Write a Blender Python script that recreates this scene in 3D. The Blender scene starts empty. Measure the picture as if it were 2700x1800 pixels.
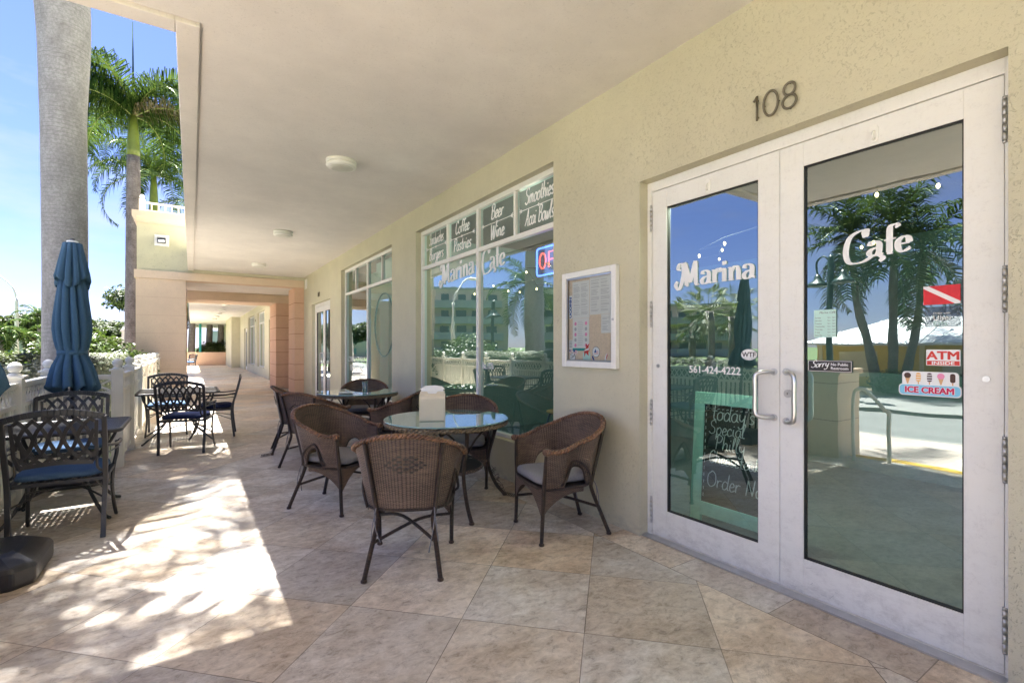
import bpy, math, random
from mathutils import Vector, Matrix, noise as mnoise
from math import sin, cos, pi, radians, sqrt
random.seed(7)
R = random.random
U = random.uniform
scene = bpy.context.scene
COL = scene.collection

# ------------------------------------------------------------------ camera
cam_d = bpy.data.cameras.new("camera")
cam = bpy.data.objects.new("camera", cam_d)
COL.objects.link(cam)
scene.camera = cam
cam.location = (0, 0, 1.36)
cam.rotation_euler = (radians(90), 0, -math.atan(845 / 1284))
cam_d.sensor_width = 36
cam_d.lens = 1284 / 2700 * 36
cam_d.shift_y = 15 / 2700
cam_d.clip_start = 0.05
cam_d.clip_end = 2000

# ------------------------------------------------------------------ light
SUN = Vector((-0.50, 1.12, 3.35)).normalized()
elev = math.asin(SUN.z)
world = bpy.data.worlds.new("World")
scene.world = world
world.use_nodes = True
wt = world.node_tree
wt.nodes.clear()
w_out = wt.nodes.new('ShaderNodeOutputWorld')
w_bg = wt.nodes.new('ShaderNodeBackground')
w_sky = wt.nodes.new('ShaderNodeTexSky')
w_sky.sky_type = 'NISHITA'
w_sky.sun_disc = False
w_sky.sun_elevation = elev
w_sky.sun_rotation = math.atan2(SUN.x, SUN.y)
w_sky.air_density = 1.0
w_sky.dust_density = 0.3
w_sky.ozone_density = 3.5
w_bg.inputs[1].default_value = 0.050
# thin procedural clouds in the sky itself
w_tc = wt.nodes.new('ShaderNodeTexCoord')
w_map = wt.nodes.new('ShaderNodeMapping')
w_map.inputs['Scale'].default_value = (1.6, 1.6, 5.0)
w_no = wt.nodes.new('ShaderNodeTexNoise')
w_no.inputs['Scale'].default_value = 1.6
w_no.inputs['Detail'].default_value = 7
w_no.inputs['Roughness'].default_value = 0.6
w_rp = wt.nodes.new('ShaderNodeValToRGB')
w_rp.color_ramp.elements[0].position = 0.45
w_rp.color_ramp.elements[0].color = (0, 0, 0, 1)
w_rp.color_ramp.elements[1].position = 0.76
w_rp.color_ramp.elements[1].color = (0.75, 0.75, 0.75, 1)
w_mx = wt.nodes.new('ShaderNodeMix')
w_mx.data_type = 'RGBA'
w_mx.inputs[7].default_value = (2.1, 2.2, 2.6, 1)
wt.links.new(w_tc.outputs['Generated'], w_map.inputs[0])
wt.links.new(w_map.outputs[0], w_no.inputs[0])
wt.links.new(w_no.outputs[0], w_rp.inputs[0])
wt.links.new(w_rp.outputs[0], w_mx.inputs[0])
w_ti = wt.nodes.new('ShaderNodeMix')
w_ti.data_type = 'RGBA'
w_ti.blend_type = 'MULTIPLY'
w_ti.inputs[0].default_value = 1.0
w_ti.inputs[7].default_value = (0.43, 0.42, 0.62, 1)
wt.links.new(w_sky.outputs[0], w_ti.inputs[6])
wt.links.new(w_ti.outputs[2], w_mx.inputs[6])
wt.links.new(w_mx.outputs[2], w_bg.inputs[0])
wt.links.new(w_bg.outputs[0], w_out.inputs[0])

sun_d = bpy.data.lights.new("sun", 'SUN')
sun_d.energy = 5.0
sun_d.angle = radians(0.55)
sun_d.color = (1.0, 0.965, 0.91)
sun = bpy.data.objects.new("sun", sun_d)
COL.objects.link(sun)
sun.rotation_euler = SUN.to_track_quat('Z', 'Y').to_euler()
sun.location = SUN * 40

scene.view_settings.view_transform = 'Standard'
scene.view_settings.look = 'None'
scene.view_settings.gamma = 1
scene.view_settings.exposure = 3.25
scene.cycles.max_bounces = 10
scene.cycles.diffuse_bounces = 6
scene.cycles.glossy_bounces = 5
scene.cycles.transparent_max_bounces = 24
scene.cycles.caustics_reflective = False
scene.cycles.caustics_refractive = False


# ------------------------------------------------------------------ node helper
class NT:
    def __init__(s, name):
        s.m = bpy.data.materials.new(name)
        s.m.use_nodes = True
        s.t = s.m.node_tree
        s.t.nodes.clear()
        s.out = s.t.nodes.new('ShaderNodeOutputMaterial')

    def n(s, typ, **kw):
        n = s.t.nodes.new(typ)
        for k, v in kw.items():
            setattr(n, k, v)
        return n

    def l(s, a, b):
        s.t.links.new(a, b)

    def val(s, inp, v):
        if hasattr(v, 'links'):
            s.l(v, inp)
        else:
            inp.default_value = v

    def math(s, op, a, b=0.0, c=0.0):
        n = s.n('ShaderNodeMath', operation=op)
        s.val(n.inputs[0], a)
        s.val(n.inputs[1], b)
        s.val(n.inputs[2], c)
        return n.outputs[0]

    def mix(s, f, a, b, blend='MIX'):
        n = s.n('ShaderNodeMix', data_type='RGBA', blend_type=blend)
        s.val(n.inputs[0], f)
        s.val(n.inputs[6], a if hasattr(a, 'links') else (*a[:3], 1))
        s.val(n.inputs[7], b if hasattr(b, 'links') else (*b[:3], 1))
        return n.outputs[2]

    def noise(s, vec, scale, detail=4, rough=0.5, dist=0.0):
        n = s.n('ShaderNodeTexNoise')
        if vec is not None:
            s.l(vec, n.inputs['Vector'])
        n.inputs['Scale'].default_value = scale
        n.inputs['Detail'].default_value = detail
        n.inputs['Roughness'].default_value = rough
        n.inputs['Distortion'].default_value = dist
        return n.outputs[0]

    def ramp(s, fac, stops):
        n = s.n('ShaderNodeValToRGB')
        s.l(fac, n.inputs[0])
        e = n.color_ramp.elements
        while len(e) < len(stops):
            e.new(0.5)
        for i, (p, c) in enumerate(stops):
            e[i].position = p
            e[i].color = (*c, 1) if len(c) == 3 else c
        return n.outputs[0]

    def pos(s):
        return s.n('ShaderNodeNewGeometry').outputs['Position']

    def obj(s):
        return s.n('ShaderNodeTexCoord').outputs['Object']

    def uv(s):
        return s.n('ShaderNodeTexCoord').outputs['UV']

    def scaled(s, vec, sc, rot=(0, 0, 0), loc=(0, 0, 0)):
        n = s.n('ShaderNodeMapping')
        s.l(vec, n.inputs[0])
        n.inputs['Scale'].default_value = sc
        n.inputs['Rotation'].default_value = rot
        n.inputs['Location'].default_value = loc
        return n.outputs[0]

    def xyz(s, vec):
        n = s.n('ShaderNodeSeparateXYZ')
        s.l(vec, n.inputs[0])
        return n.outputs

    def bsdf(s, col, rough=0.6, bump=None, bstr=0.3, bdist=0.01, metal=0.0, spec=0.5, coat=0.0, trans=None):
        b = s.n('ShaderNodeBsdfPrincipled')
        s.val(b.inputs['Base Color'], col if hasattr(col, 'links') else (*col[:3], 1))
        s.val(b.inputs['Roughness'], rough)
        b.inputs['Metallic'].default_value = metal
        b.inputs['Specular IOR Level'].default_value = spec
        b.inputs['Coat Weight'].default_value = coat
        if bump is not None:
            bn = s.n('ShaderNodeBump')
            bn.inputs['Strength'].default_value = bstr
            bn.inputs['Distance'].default_value = bdist
            s.l(bump, bn.inputs['Height'])
            s.l(bn.outputs[0], b.inputs['Normal'])
        if trans:
            tr = s.n('ShaderNodeBsdfTranslucent')
            s.val(tr.inputs[0], trans if hasattr(trans, 'links') else (*trans, 1))
            ad = s.n('ShaderNodeMixShader')
            ad.inputs[0].default_value = 0.25
            s.l(b.outputs[0], ad.inputs[1])
            s.l(tr.outputs[0], ad.inputs[2])
            s.l(ad.outputs[0], s.out.inputs[0])
        else:
            s.l(b.outputs[0], s.out.inputs[0])
        return b


M = {}


def plain(name, c, rough=0.5, var=0.12, scale=6, bump=0.0, bscale=80, metal=0.0, spec=0.5, coat=0.0, dirt=0.0):
    """painted / plain surface with gentle tone variation"""
    t = NT(name)
    p = t.pos() if dirt or True else t.obj()
    p = t.obj()
    n1 = t.noise(p, scale, 5, 0.6)
    lo = tuple(x * (1 - var) for x in c)
    hi = tuple(min(1, x * (1 + var)) for x in c)
    col = t.ramp(n1, [(0.3, lo), (0.7, hi)])
    if dirt:
        n2 = t.noise(p, scale * 4, 8, 0.7)
        d = t.ramp(n2, [(0.55, (0, 0, 0)), (0.78, (1, 1, 1))])
        col = t.mix(t.math('MULTIPLY', d, dirt), col, tuple(x * 0.45 for x in c))
    t.bsdf(col, rough, t.noise(p, bscale, 4) if bump else None, bump, 0.004, metal, spec, coat)
    M[name] = t.m
    return t.m


# ---- stucco wall: knife-textured plaster
def stucco(name, c, bstr=0.8, scale=26):
    t = NT(name)
    p = t.pos()
    sp = t.scaled(p, (1, 1, 0.8))
    n1 = t.noise(sp, scale, 4, 0.6, 1.4)
    n2 = t.noise(sp, scale * 3.5, 3, 0.6)
    n0 = t.noise(p, 0.9, 4, 0.6)
    nm = t.noise(p, 5, 6, 0.65)
    pm = t.ramp(t.noise(p, 1.7, 4, 0.6), [(0.35, (0, 0, 0)), (0.6, (1, 1, 1))])
    pits = t.ramp(n1, [(0.33, (0, 0, 0)), (0.43, (1, 1, 1))])
    pits = t.mix(t.math('MULTIPLY', pm, 0.6), pits, (0.9, 0.9, 0.9))
    col = t.ramp(n0, [(0.3, tuple(x * 0.92 for x in c)), (0.7, tuple(x * 1.07 for x in c))])
    col = t.mix(t.math('MULTIPLY', t.ramp(nm, [(0.4, (0, 0, 0)), (0.75, (1, 1, 1))]), 0.25), col, tuple(x * 0.8 for x in c))
    col = t.mix(0.20, col, pits, 'MULTIPLY')
    z_ = t.xyz(p)[2]
    low = t.math('MULTIPLY', t.ramp(z_, [(0.0, (1, 1, 1)), (0.16, (0, 0, 0))]), t.ramp(t.noise(t.scaled(p, (1, 1, 2.5)), 7, 6, 0.7), [(0.42, (0, 0, 0)), (0.6, (1, 1, 1))]))
    col = t.mix(t.math('MULTIPLY', low, 0.5), col, (0.30, 0.29, 0.24))
    h = t.math('ADD', t.math('MULTIPLY', pits, 0.8), t.math('MULTIPLY', n2, 0.35))
    t.bsdf(col, 0.85, h, bstr, 0.006, spec=0.25)
    M[name] = t.m


stucco('stucco_green', (0.60, 0.565, 0.42), 0.6, 62)
stucco('stucco_pale', (0.60, 0.575, 0.40), 0.4)
stucco('stucco_peach', (0.72, 0.575, 0.43), 0.2, 50)
stucco('stucco_peach_dark', (0.68, 0.455, 0.32), 0.25, 50)
stucco('soffit_paint', (0.79, 0.76, 0.715), 0.10, 70)
stucco('soffit_band', (0.77, 0.73, 0.675), 0.2, 60)


def travertine(name, diag=True):
    t = NT(name)
    p = t.pos()
    x, y, z = t.xyz(p)
    S = 0.61
    if diag:
        a = t.math('MULTIPLY', t.math('ADD', x, y), 0.70711)
        b = t.math('MULTIPLY', t.math('SUBTRACT', y, x), 0.70711)
        a = t.math('DIVIDE', t.math('SUBTRACT', a, 2.340), S)
        b = t.math('DIVIDE', t.math('SUBTRACT', b, 0.741), S)
    else:
        a = t.math('DIVIDE', t.math('SUBTRACT', x, 2.462), S)
        b = t.math('DIVIDE', t.math('SUBTRACT', y, 1.97), S)
    ca, cb = t.math('FLOOR', a), t.math('FLOOR', b)
    fa, fb = t.math('FRACT', a), t.math('FRACT', b)
    ea = t.math('MINIMUM', fa, t.math('SUBTRACT', 1.0, fa))
    eb = t.math('MINIMUM', fb, t.math('SUBTRACT', 1.0, fb))
    e = t.math('MINIMUM', ea, eb)
    joint = t.math('LESS_THAN', e, 0.0036)
    cell = t.n('ShaderNodeCombineXYZ')
    t.l(ca, cell.inputs[0])
    t.l(cb, cell.inputs[1])
    wn = t.n('ShaderNodeTexWhiteNoise', noise_dimensions='2D')
    t.l(cell.outputs[0], wn.inputs['Vector'])
    rnd, rcol = wn.outputs['Value'], wn.outputs['Color']
    # every tile shows its own piece of stone
    off = t.n('ShaderNodeVectorMath', operation='MULTIPLY_ADD')
    t.l(rcol, off.inputs[0])
    off.inputs[1].default_value = (30, 30, 30)
    t.l(p, off.inputs[2])
    v = t.scaled(off.outputs[0], (1.0, 1.5, 1), (0, 0, 0.5))
    n1 = t.noise(v, 3.2, 12, 0.72, 0.25)
    n2 = t.noise(v, 16, 10, 0.78, 0.5)
    n3 = t.noise(v, 60, 5, 0.75)
    c1 = t.ramp(n1, [(0.30, (0.37, 0.285, 0.21)), (0.43, (0.53, 0.45, 0.365)), (0.55, (0.65, 0.59, 0.52)), (0.70, (0.74, 0.705, 0.655))])
    c2 = t.ramp(n2, [(0.34, (0.42, 0.38, 0.35)), (0.45, (0.84, 0.82, 0.80)), (0.60, (1.12, 1.11, 1.10))])
    col = t.mix(0.85, c1, c2, 'MULTIPLY')
    # greyish outdoor wear towards big patches
    big = t.noise(p, 0.45, 3, 0.5)
    col = t.mix(t.math('MULTIPLY', t.ramp(big, [(0.4, (0, 0, 0)), (0.65, (1, 1, 1))]), 0.5), col, t.mix(0.75, (0.66, 0.63, 0.585), c2, 'MULTIPLY'))
    br = t.math('ADD', 0.80, t.math('MULTIPLY', rnd, 0.36))
    br3 = t.n('ShaderNodeCombineXYZ')
    for i in range(3):
        t.l(br, br3.inputs[i])
    col = t.mix(1.0, col, br3.outputs[0], 'MULTIPLY')
    hue = t.ramp(t.xyz(rcol)[1], [(0.35, (0.98, 1, 1.03)), (0.98, (1.05, 0.96, 0.84))])
    col = t.mix(1.0, col, hue, 'MULTIPLY')
    pit = t.ramp(n3, [(0.27, (1, 1, 1)), (0.32, (0, 0, 0))])
    vein = t.ramp(t.noise(v, 4.5, 10, 0.75, 2.2), [(0.485, (0, 0, 0)), (0.5, (1, 1, 1)), (0.515, (0, 0, 0))])
    fl = t.ramp(t.noise(v, 1.7, 3, 0.5), [(0.5, (0, 0, 0)), (0.62, (1, 1, 1))])
    col = t.mix(t.math('MULTIPLY', t.math('MULTIPLY', vein, fl), 0.55), col, (0.20, 0.15, 0.12))
    col = t.mix(t.math('MULTIPLY', pit, 0.7), col, (0.15, 0.11, 0.09))
    jn = t.noise(p, 3, 4, 0.6)
    jf = t.math('MULTIPLY', joint, t.ramp(jn, [(0.35, (0.45, 0.45, 0.45)), (0.6, (0.95, 0.95, 0.95))]))
    col = t.mix(jf, col, (0.12, 0.095, 0.075))
    h = t.math('SUBTRACT', t.math('MULTIPLY', n2, 0.25), t.math('ADD', t.math('MULTIPLY', joint, 0.8), t.math('MULTIPLY', pit, 0.4)))
    rg = t.ramp(n2, [(0.3, (0.52, 0.52, 0.52)), (0.7, (0.36, 0.36, 0.36))])
    t.bsdf(col, rg, h, 0.25, 0.004, spec=0.42)
    M[name] = t.m


travertine('travertine', True)
travertine('travertine_border', False)


def glass(name, refl=0.36, tint=(0.55, 0.82, 0.78), gcol=(0.93, 1.0, 0.99)):
    """coated, slightly green plate glass"""
    t = NT(name)
    fr = t.n('ShaderNodeFresnel')
    fr.inputs[0].default_value = 1.5
    f = t.math('MINIMUM', t.math('ADD', refl, t.math('MULTIPLY', fr.outputs[0], 1.0)), 0.92)
    tr = t.n('ShaderNodeBsdfTransparent')
    tr.inputs[0].default_value = (*tint, 1)
    gl = t.n('ShaderNodeBsdfGlossy')
    gl.inputs['Color'].default_value = (*gcol, 1)
    gl.inputs['Roughness'].default_value = 0.0
    bn = t.n('ShaderNodeBump')
    bn.inputs['Strength'].default_value = 0.10
    bn.inputs['Distance'].default_value = 0.01
    t.l(t.noise(t.pos(), 2.2, 2, 0.4), bn.inputs['Height'])
    t.l(bn.outputs[0], gl.inputs['Normal'])
    mx = t.n('ShaderNodeMixShader')
    t.l(f, mx.inputs[0])
    t.l(tr.outputs[0], mx.inputs[1])
    t.l(gl.outputs[0], mx.inputs[2])
    t.l(mx.outputs[0], t.out.inputs[0])
    M[name] = t.m


glass('shop_glass', 0.24, (0.62, 0.90, 0.88), (0.90, 1.0, 1.0))
glass('case_glass', -0.07, (0.95, 0.97, 0.96))
glass('clear_glass', 0.04, (0.93, 0.96, 0.96))

# table glass: pale green plate lying on the woven top
t = NT('table_glass')
tb = t.bsdf(t.ramp(t.noise(t.obj(), 2, 3), [(0.3, (0.20, 0.37, 0.33)), (0.7, (0.26, 0.43, 0.39))]), 0.03, spec=1.0, coat=1.0)
tb.inputs['Coat Roughness'].default_value = 0.01
tb.inputs['Coat IOR'].default_value = 1.8
M['table_glass'] = t.m

# frosted film band
t = NT('frosted_film')
df = t.n('ShaderNodeBsdfDiffuse')
df.inputs[0].default_value = (0.35, 0.60, 0.55, 1)
tp = t.n('ShaderNodeBsdfTransparent')
mm = t.n('ShaderNodeMixShader')
fnz = t.ramp(t.noise(t.pos(), 90, 4, 0.7), [(0.4, (0.15, 0.15, 0.15)), (0.6, (0.7, 0.7, 0.7))])
t.l(fnz, mm.inputs[0])
t.l(tp.outputs[0], mm.inputs[1])
t.l(df.outputs[0], mm.inputs[2])
t.l(mm.outputs[0], t.out.inputs[0])
M['frosted_film'] = t.m


t = NT('smoke_film')
df = t.n('ShaderNodeBsdfDiffuse')
df.inputs[0].default_value = (0.10, 0.11, 0.16, 1)
tp = t.n('ShaderNodeBsdfTransparent')
mm = t.n('ShaderNodeMixShader')
mm.inputs[0].default_value = 0.3
t.l(tp.outputs[0], mm.inputs[1])
t.l(df.outputs[0], mm.inputs[2])
t.l(mm.outputs[0], t.out.inputs[0])
M['smoke_film'] = t.m


def wicker(name, dark, mid, light, cu=0.016, cv=0.009):
    t = NT(name)
    u, v, _ = t.xyz(t.uv())
    a = t.math('SINE', t.math('MULTIPLY', u, pi / cu))
    b = t.math('SINE', t.math('MULTIPLY', v, pi / cv))
    w = t.math('MULTIPLY', a, b)
    c = t.math('ABSOLUTE', b)
    h = t.math('ADD', t.math('MULTIPLY', w, 0.5), t.math('MULTIPLY', c, 0.6))
    p = t.obj()
    n1 = t.noise(t.scaled(t.uv(), (10, 90, 1)), 1.0, 3, 0.6)
    n2 = t.noise(p, 5, 3, 0.6)
    s = t.math('ADD', t.math('MULTIPLY', t.math('ADD', t.math('ABSOLUTE', a), h), 0.26), t.math('ADD', t.math('MULTIPLY', n1, 0.45), t.math('MULTIPLY', n2, 0.35)))
    col = t.ramp(s, [(0.36, dark), (0.52, mid), (0.76, light)])
    t.bsdf(col, 0.36, h, 1.0, 0.007, spec=0.55)
    M[name] = t.m


wicker('wicker', (0.004, 0.003, 0.002), (0.046, 0.031, 0.023), (0.27, 0.185, 0.135), 0.014, 0.007)
wicker('wicker_braid', (0.015, 0.008, 0.005), (0.09, 0.042, 0.022), (0.24, 0.12, 0.06), 0.05, 0.03)
wicker('wicker_wrap', (0.008, 0.005, 0.004), (0.050, 0.032, 0.023), (0.13, 0.08, 0.055), 5.0, 0.0075)
wicker('wicker_rim', (0.03, 0.02, 0.012), (0.16, 0.115, 0.065), (0.33, 0.25, 0.15), 0.02, 0.010)


def fabric(name, c, c2, scale=300):
    t = NT(name)
    p = t.obj()
    wv = t.noise(p, scale, 2, 0.6)
    big = t.noise(p, 4, 4, 0.6)
    col = t.mix(t.ramp(wv, [(0.35, (0, 0, 0)), (0.65, (1, 1, 1))]), c, c2)
    col = t.mix(t.math('MULTIPLY', big, 0.35), col, tuple(x * 1.35 for x in c2))
    t.bsdf(col, 0.9, wv, 0.25, 0.002, spec=0.15)
    M[name] = t.m


fabric('cushion_grey', (0.15, 0.145, 0.155), (0.26, 0.255, 0.27))
fabric('cushion_navy', (0.008, 0.012, 0.045), (0.020, 0.028, 0.075))
fabric('cushion_blue', (0.035, 0.07, 0.14), (0.065, 0.115, 0.20))
fabric('canopy_blue', (0.048, 0.105, 0.165), (0.072, 0.14, 0.21), 200)
fabric('canopy_pale', (0.2, 0.34, 0.42), (0.3, 0.45, 0.52), 200)

plain('frame_white', (0.80, 0.79, 0.765), 0.42, 0.03, 2, dirt=0.10)
t = NT('frame_white')
p = t.pos()
z_ = t.xyz(p)[2]
c_ = t.ramp(t.noise(p, 2.5, 4), [(0.3, (0.81, 0.80, 0.755)), (0.7, (0.85, 0.84, 0.80))])
lowz = t.ramp(z_, [(0.0, (1, 1, 1)), (0.22, (0.25, 0.25, 0.25)), (0.6, (0.06, 0.06, 0.06))])
g1 = t.ramp(t.noise(t.scaled(p, (1, 1, 1.8)), 13, 8, 0.75), [(0.45, (0, 0, 0)), (0.64, (1, 1, 1))])
g2 = t.ramp(t.noise(p, 70, 6, 0.8), [(0.50, (0, 0, 0)), (0.66, (1, 1, 1))])
g3 = t.ramp(t.noise(t.scaled(p, (1, 1, .15)), 40, 4, 0.7), [(0.56, (0, 0, 0)), (0.70, (1, 1, 1))])
c_ = t.mix(t.math('MULTIPLY', t.math('MULTIPLY', g1, lowz), 0.38), c_, (0.36, 0.34, 0.31))
c_ = t.mix(t.math('MULTIPLY', t.math('MULTIPLY', g2, g1), 0.22), c_, (0.30, 0.28, 0.26))
c_ = t.mix(t.math('MULTIPLY', g3, 0.10), c_, (0.50, 0.47, 0.43))
t.bsdf(c_, t.math('ADD', 0.36, t.math('MULTIPLY', g1, 0.2)), t.noise(p, 150, 3), 0.08, 0.001)
M['frame_white'] = t.m
plain('fence_paint', (0.80, 0.77, 0.68), 0.5, 0.05, 4, dirt=0.08)
plain('cast_metal', (0.018, 0.018, 0.021), 0.36, 0.2, 10, 0.15, 120, spec=0.7)
plain('black_plastic', (0.028, 0.029, 0.034), 0.32, 0.3, 12, 0.2, 200, dirt=0.3)
plain('steel', (0.62, 0.62, 0.62), 0.28, 0.06, 20, metal=1.0)
plain('hinge_steel', (0.58, 0.58, 0.58), 0.38, 0.1, 20, metal=0.9)
plain('bronze', (0.16, 0.14, 0.10), 0.5, 0.15, 20, metal=0.3)
plain('rubber', (0.02, 0.02, 0.02), 0.6)
plain('vinyl_white', (0.85, 0.86, 0.86), 0.5, 0.02)
plain('chalk', (0.70, 0.72, 0.70), 0.9, 0.2, 60)
plain('chalkboard', (0.016, 0.03, 0.03), 0.6, 0.3, 8)
plain('mint_wood', (0.50, 0.90, 0.80), 0.6, 0.08, 14, 0.3, 40, dirt=0.15)
plain('blind', (0.56, 0.74, 0.66), 0.8, 0.04, 2)
plain('ceramic', (0.86, 0.85, 0.80), 0.4, 0.03)
plain('lens_plastic', (0.66, 0.66, 0.58), 0.35, 0.03)
plain('pier_joint', (0.50, 0.34, 0.24), 0.8, 0.1)
plain('cork', (0.76, 0.62, 0.46), 0.9, 0.1, 60)
plain('paper', (0.80, 0.80, 0.76), 0.8, 0.02)
plain('paper_mint', (0.55, 0.80, 0.72), 0.8, 0.02)
plain('ink', (0.10, 0.10, 0.11), 0.8, 0.05)
plain('ink_pale', (0.50, 0.50, 0.49), 0.8, 0.05)
plain('sign_dark', (0.035, 0.03, 0.03), 0.5, 0.05)
plain('sign_red', (0.70, 0.05, 0.035), 0.5, 0.05)
plain('flag_red', (0.68, 0.02, 0.03), 0.5, 0.15, 20)
plain('flag_white', (0.85, 0.82, 0.82), 0.5, 0.02)
plain('uconn_blue', (0.02, 0.09, 0.33), 0.5, 0.02)
plain('ice_blue', (0.22, 0.60, 0.84), 0.5, 0.02)
plain('berry', (0.62, 0.015, 0.10), 0.5, 0.02)
plain('pink', (0.85, 0.30, 0.50), 0.5, 0.02)
plain('choc', (0.07, 0.03, 0.02), 0.5, 0.05)
plain('orange_ice', (0.85, 0.45, 0.08), 0.5, 0.05)
plain('cone_tan', (0.70, 0.42, 0.20), 0.6, 0.1, 40)
plain('rust_red', (0.42, 0.06, 0.04), 0.6, 0.1)
plain('tan_box', (0.74, 0.65, 0.50), 0.45, 0.04, 10)
plain('napkin', (0.86, 0.85, 0.83), 0.9, 0.02)
plain('interior_wall', (0.22, 0.35, 0.35), 0.8, 0.05)
plain('interior_floor', (0.18, 0.27, 0.27), 0.45, 0.12, 3)
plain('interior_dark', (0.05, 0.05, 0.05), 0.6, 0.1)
plain('pine_seat', (0.55, 0.38, 0.18), 0.5, 0.12, 14)
plain('blue_metal', (0.03, 0.08, 0.16), 0.35, 0.1)
plain('yellow_paint', (0.80, 0.52, 0.05), 0.6, 0.12, 10, dirt=0.2)
plain('kiosk_yellow', (0.72, 0.50, 0.10), 0.7, 0.06)
plain('kiosk_trim', (0.75, 0.66, 0.45), 0.7, 0.05)
plain('roof_metal', (0.78, 0.80, 0.80), 0.35, 0.05)
plain('teal_paint', (0.03, 0.36, 0.33), 0.5, 0.08)
plain('lamp_green', (0.012, 0.035, 0.032), 0.4, 0.1)
plain('asphalt', (0.11, 0.11, 0.105), 0.85, 0.12, 1.5, 0.4, 150)
plain('kerb', (0.16, 0.157, 0.148), 0.8, 0.08, 4)
plain('apt_wall', (0.52, 0.42, 0.34), 0.8, 0.05, 0.4)
plain('apt_grey', (0.34, 0.34, 0.35), 0.8, 0.05, 0.4)
plain('apt_glass', (0.03, 0.05, 0.06), 0.15, 0.1)
plain('house_wall', (0.66, 0.64, 0.55), 0.8, 0.05, 1)
plain('house_teal', (0.20, 0.46, 0.44), 0.6, 0.05, 1)
plain('shingle', (0.42, 0.35, 0.28), 0.9, 0.15, 3)
plain('sail_grey', (0.42, 0.44, 0.50), 0.8, 0.1, 0.3)


def emis(name, c, s):
    t = NT(name)
    e = t.n('ShaderNodeEmission')
    e.inputs[0].default_value = (*c, 1)
    e.inputs[1].default_value = s
    t.l(e.outputs[0], t.out.inputs[0])
    M[name] = t.m


emis('neon_red', (1.0, 0.07, 0.05), 0.6)
emis('neon_blue', (0.10, 0.18, 1.0), 0.6)
emis('bulb_warm', (1.0, 0.62, 0.28), 1.6)
emis('flood_lit', (0.9, 0.95, 1.0), 0.7)

# ground and pavers
t = NT('lawn')
p = t.pos()
t.bsdf(t.ramp(t.noise(p, 2.2, 8, 0.7), [(0.3, (0.035, 0.060, 0.015)), (0.55, (0.07, 0.11, 0.03)), (0.75, (0.13, 0.16, 0.06))]), 0.9, t.noise(p, 60, 4), 0.6, 0.03)
M['lawn'] = t.m
t = NT('pavers')
p = t.pos()
bk = t.n('ShaderNodeTexBrick')
t.l(t.scaled(p, (1, 1, 1), (0, 0, 0.785)), bk.inputs['Vector'])
bk.inputs['Scale'].default_value = 4.5
bk.inputs['Mortar Size'].default_value = 0.022
bk.inputs['Color1'].default_value = (0.36, 0.29, 0.24, 1)
bk.inputs['Color2'].default_value = (0.43, 0.37, 0.325, 1)
bk.inputs['Mortar'].default_value = (0.14, 0.11, 0.09, 1)
t.bsdf(t.mix(0.4, bk.outputs[0], t.ramp(t.noise(p, 3, 5), [(0.3, (0.6, 0.6, 0.6)), (0.7, (1.1, 1.1, 1.1))]), 'MULTIPLY'), 0.85)
M['pavers'] = t.m


def leafmat(name, lo, mid, hi, rough=0.45, spec=0.4):
    t = NT(name)
    n = t.noise(t.pos(), 3.0, 5, 0.7)
    rnd = t.n('ShaderNodeNewGeometry').outputs['Random Per Island']
    f = t.math('ADD', t.math('MULTIPLY', n, 0.6), t.math('MULTIPLY', rnd, 0.4))
    col = t.ramp(f, [(0.25, lo), (0.5, mid), (0.8, hi)])
    t.bsdf(col, rough, spec=spec, trans=t.mix(0.4, col, (0.12, 0.18, 0.025)))
    M[name] = t.m


leafmat('leaf_bush', (0.0126, 0.0294, 0.005), (0.0378, 0.0714, 0.0105), (0.084, 0.126, 0.0252), 0.35)
leafmat('leaf_silver', (0.056, 0.0672, 0.0392), (0.168, 0.1792, 0.1344), (0.3472, 0.3528, 0.2968), 0.5)
leafmat('leaf_hedge', (0.0252, 0.0378, 0.0147), (0.0672, 0.0798, 0.042), (0.1512, 0.1596, 0.1134), 0.5)
leafmat('leaf_palm', (0.0038, 0.0135, 0.0054), (0.0155, 0.0416, 0.0104), (0.0761, 0.1175, 0.0243), 0.75, 0.02)
leafmat('leaf_palm_dry', (0.036, 0.0288, 0.0108), (0.0792, 0.0612, 0.0216), (0.144, 0.1152, 0.0504), 0.5)
leafmat('leaf_tree', (0.0131, 0.0263, 0.0079), (0.0341, 0.0525, 0.0158), (0.063, 0.0892, 0.0263), 0.5)
leafmat('leaf_light', (0.0264, 0.0396, 0.0066), (0.066, 0.0858, 0.0165), (0.1254, 0.132, 0.0396), 0.5)
plain('crownshaft', (0.13, 0.17, 0.028), 0.35, 0.2, 3)


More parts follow.
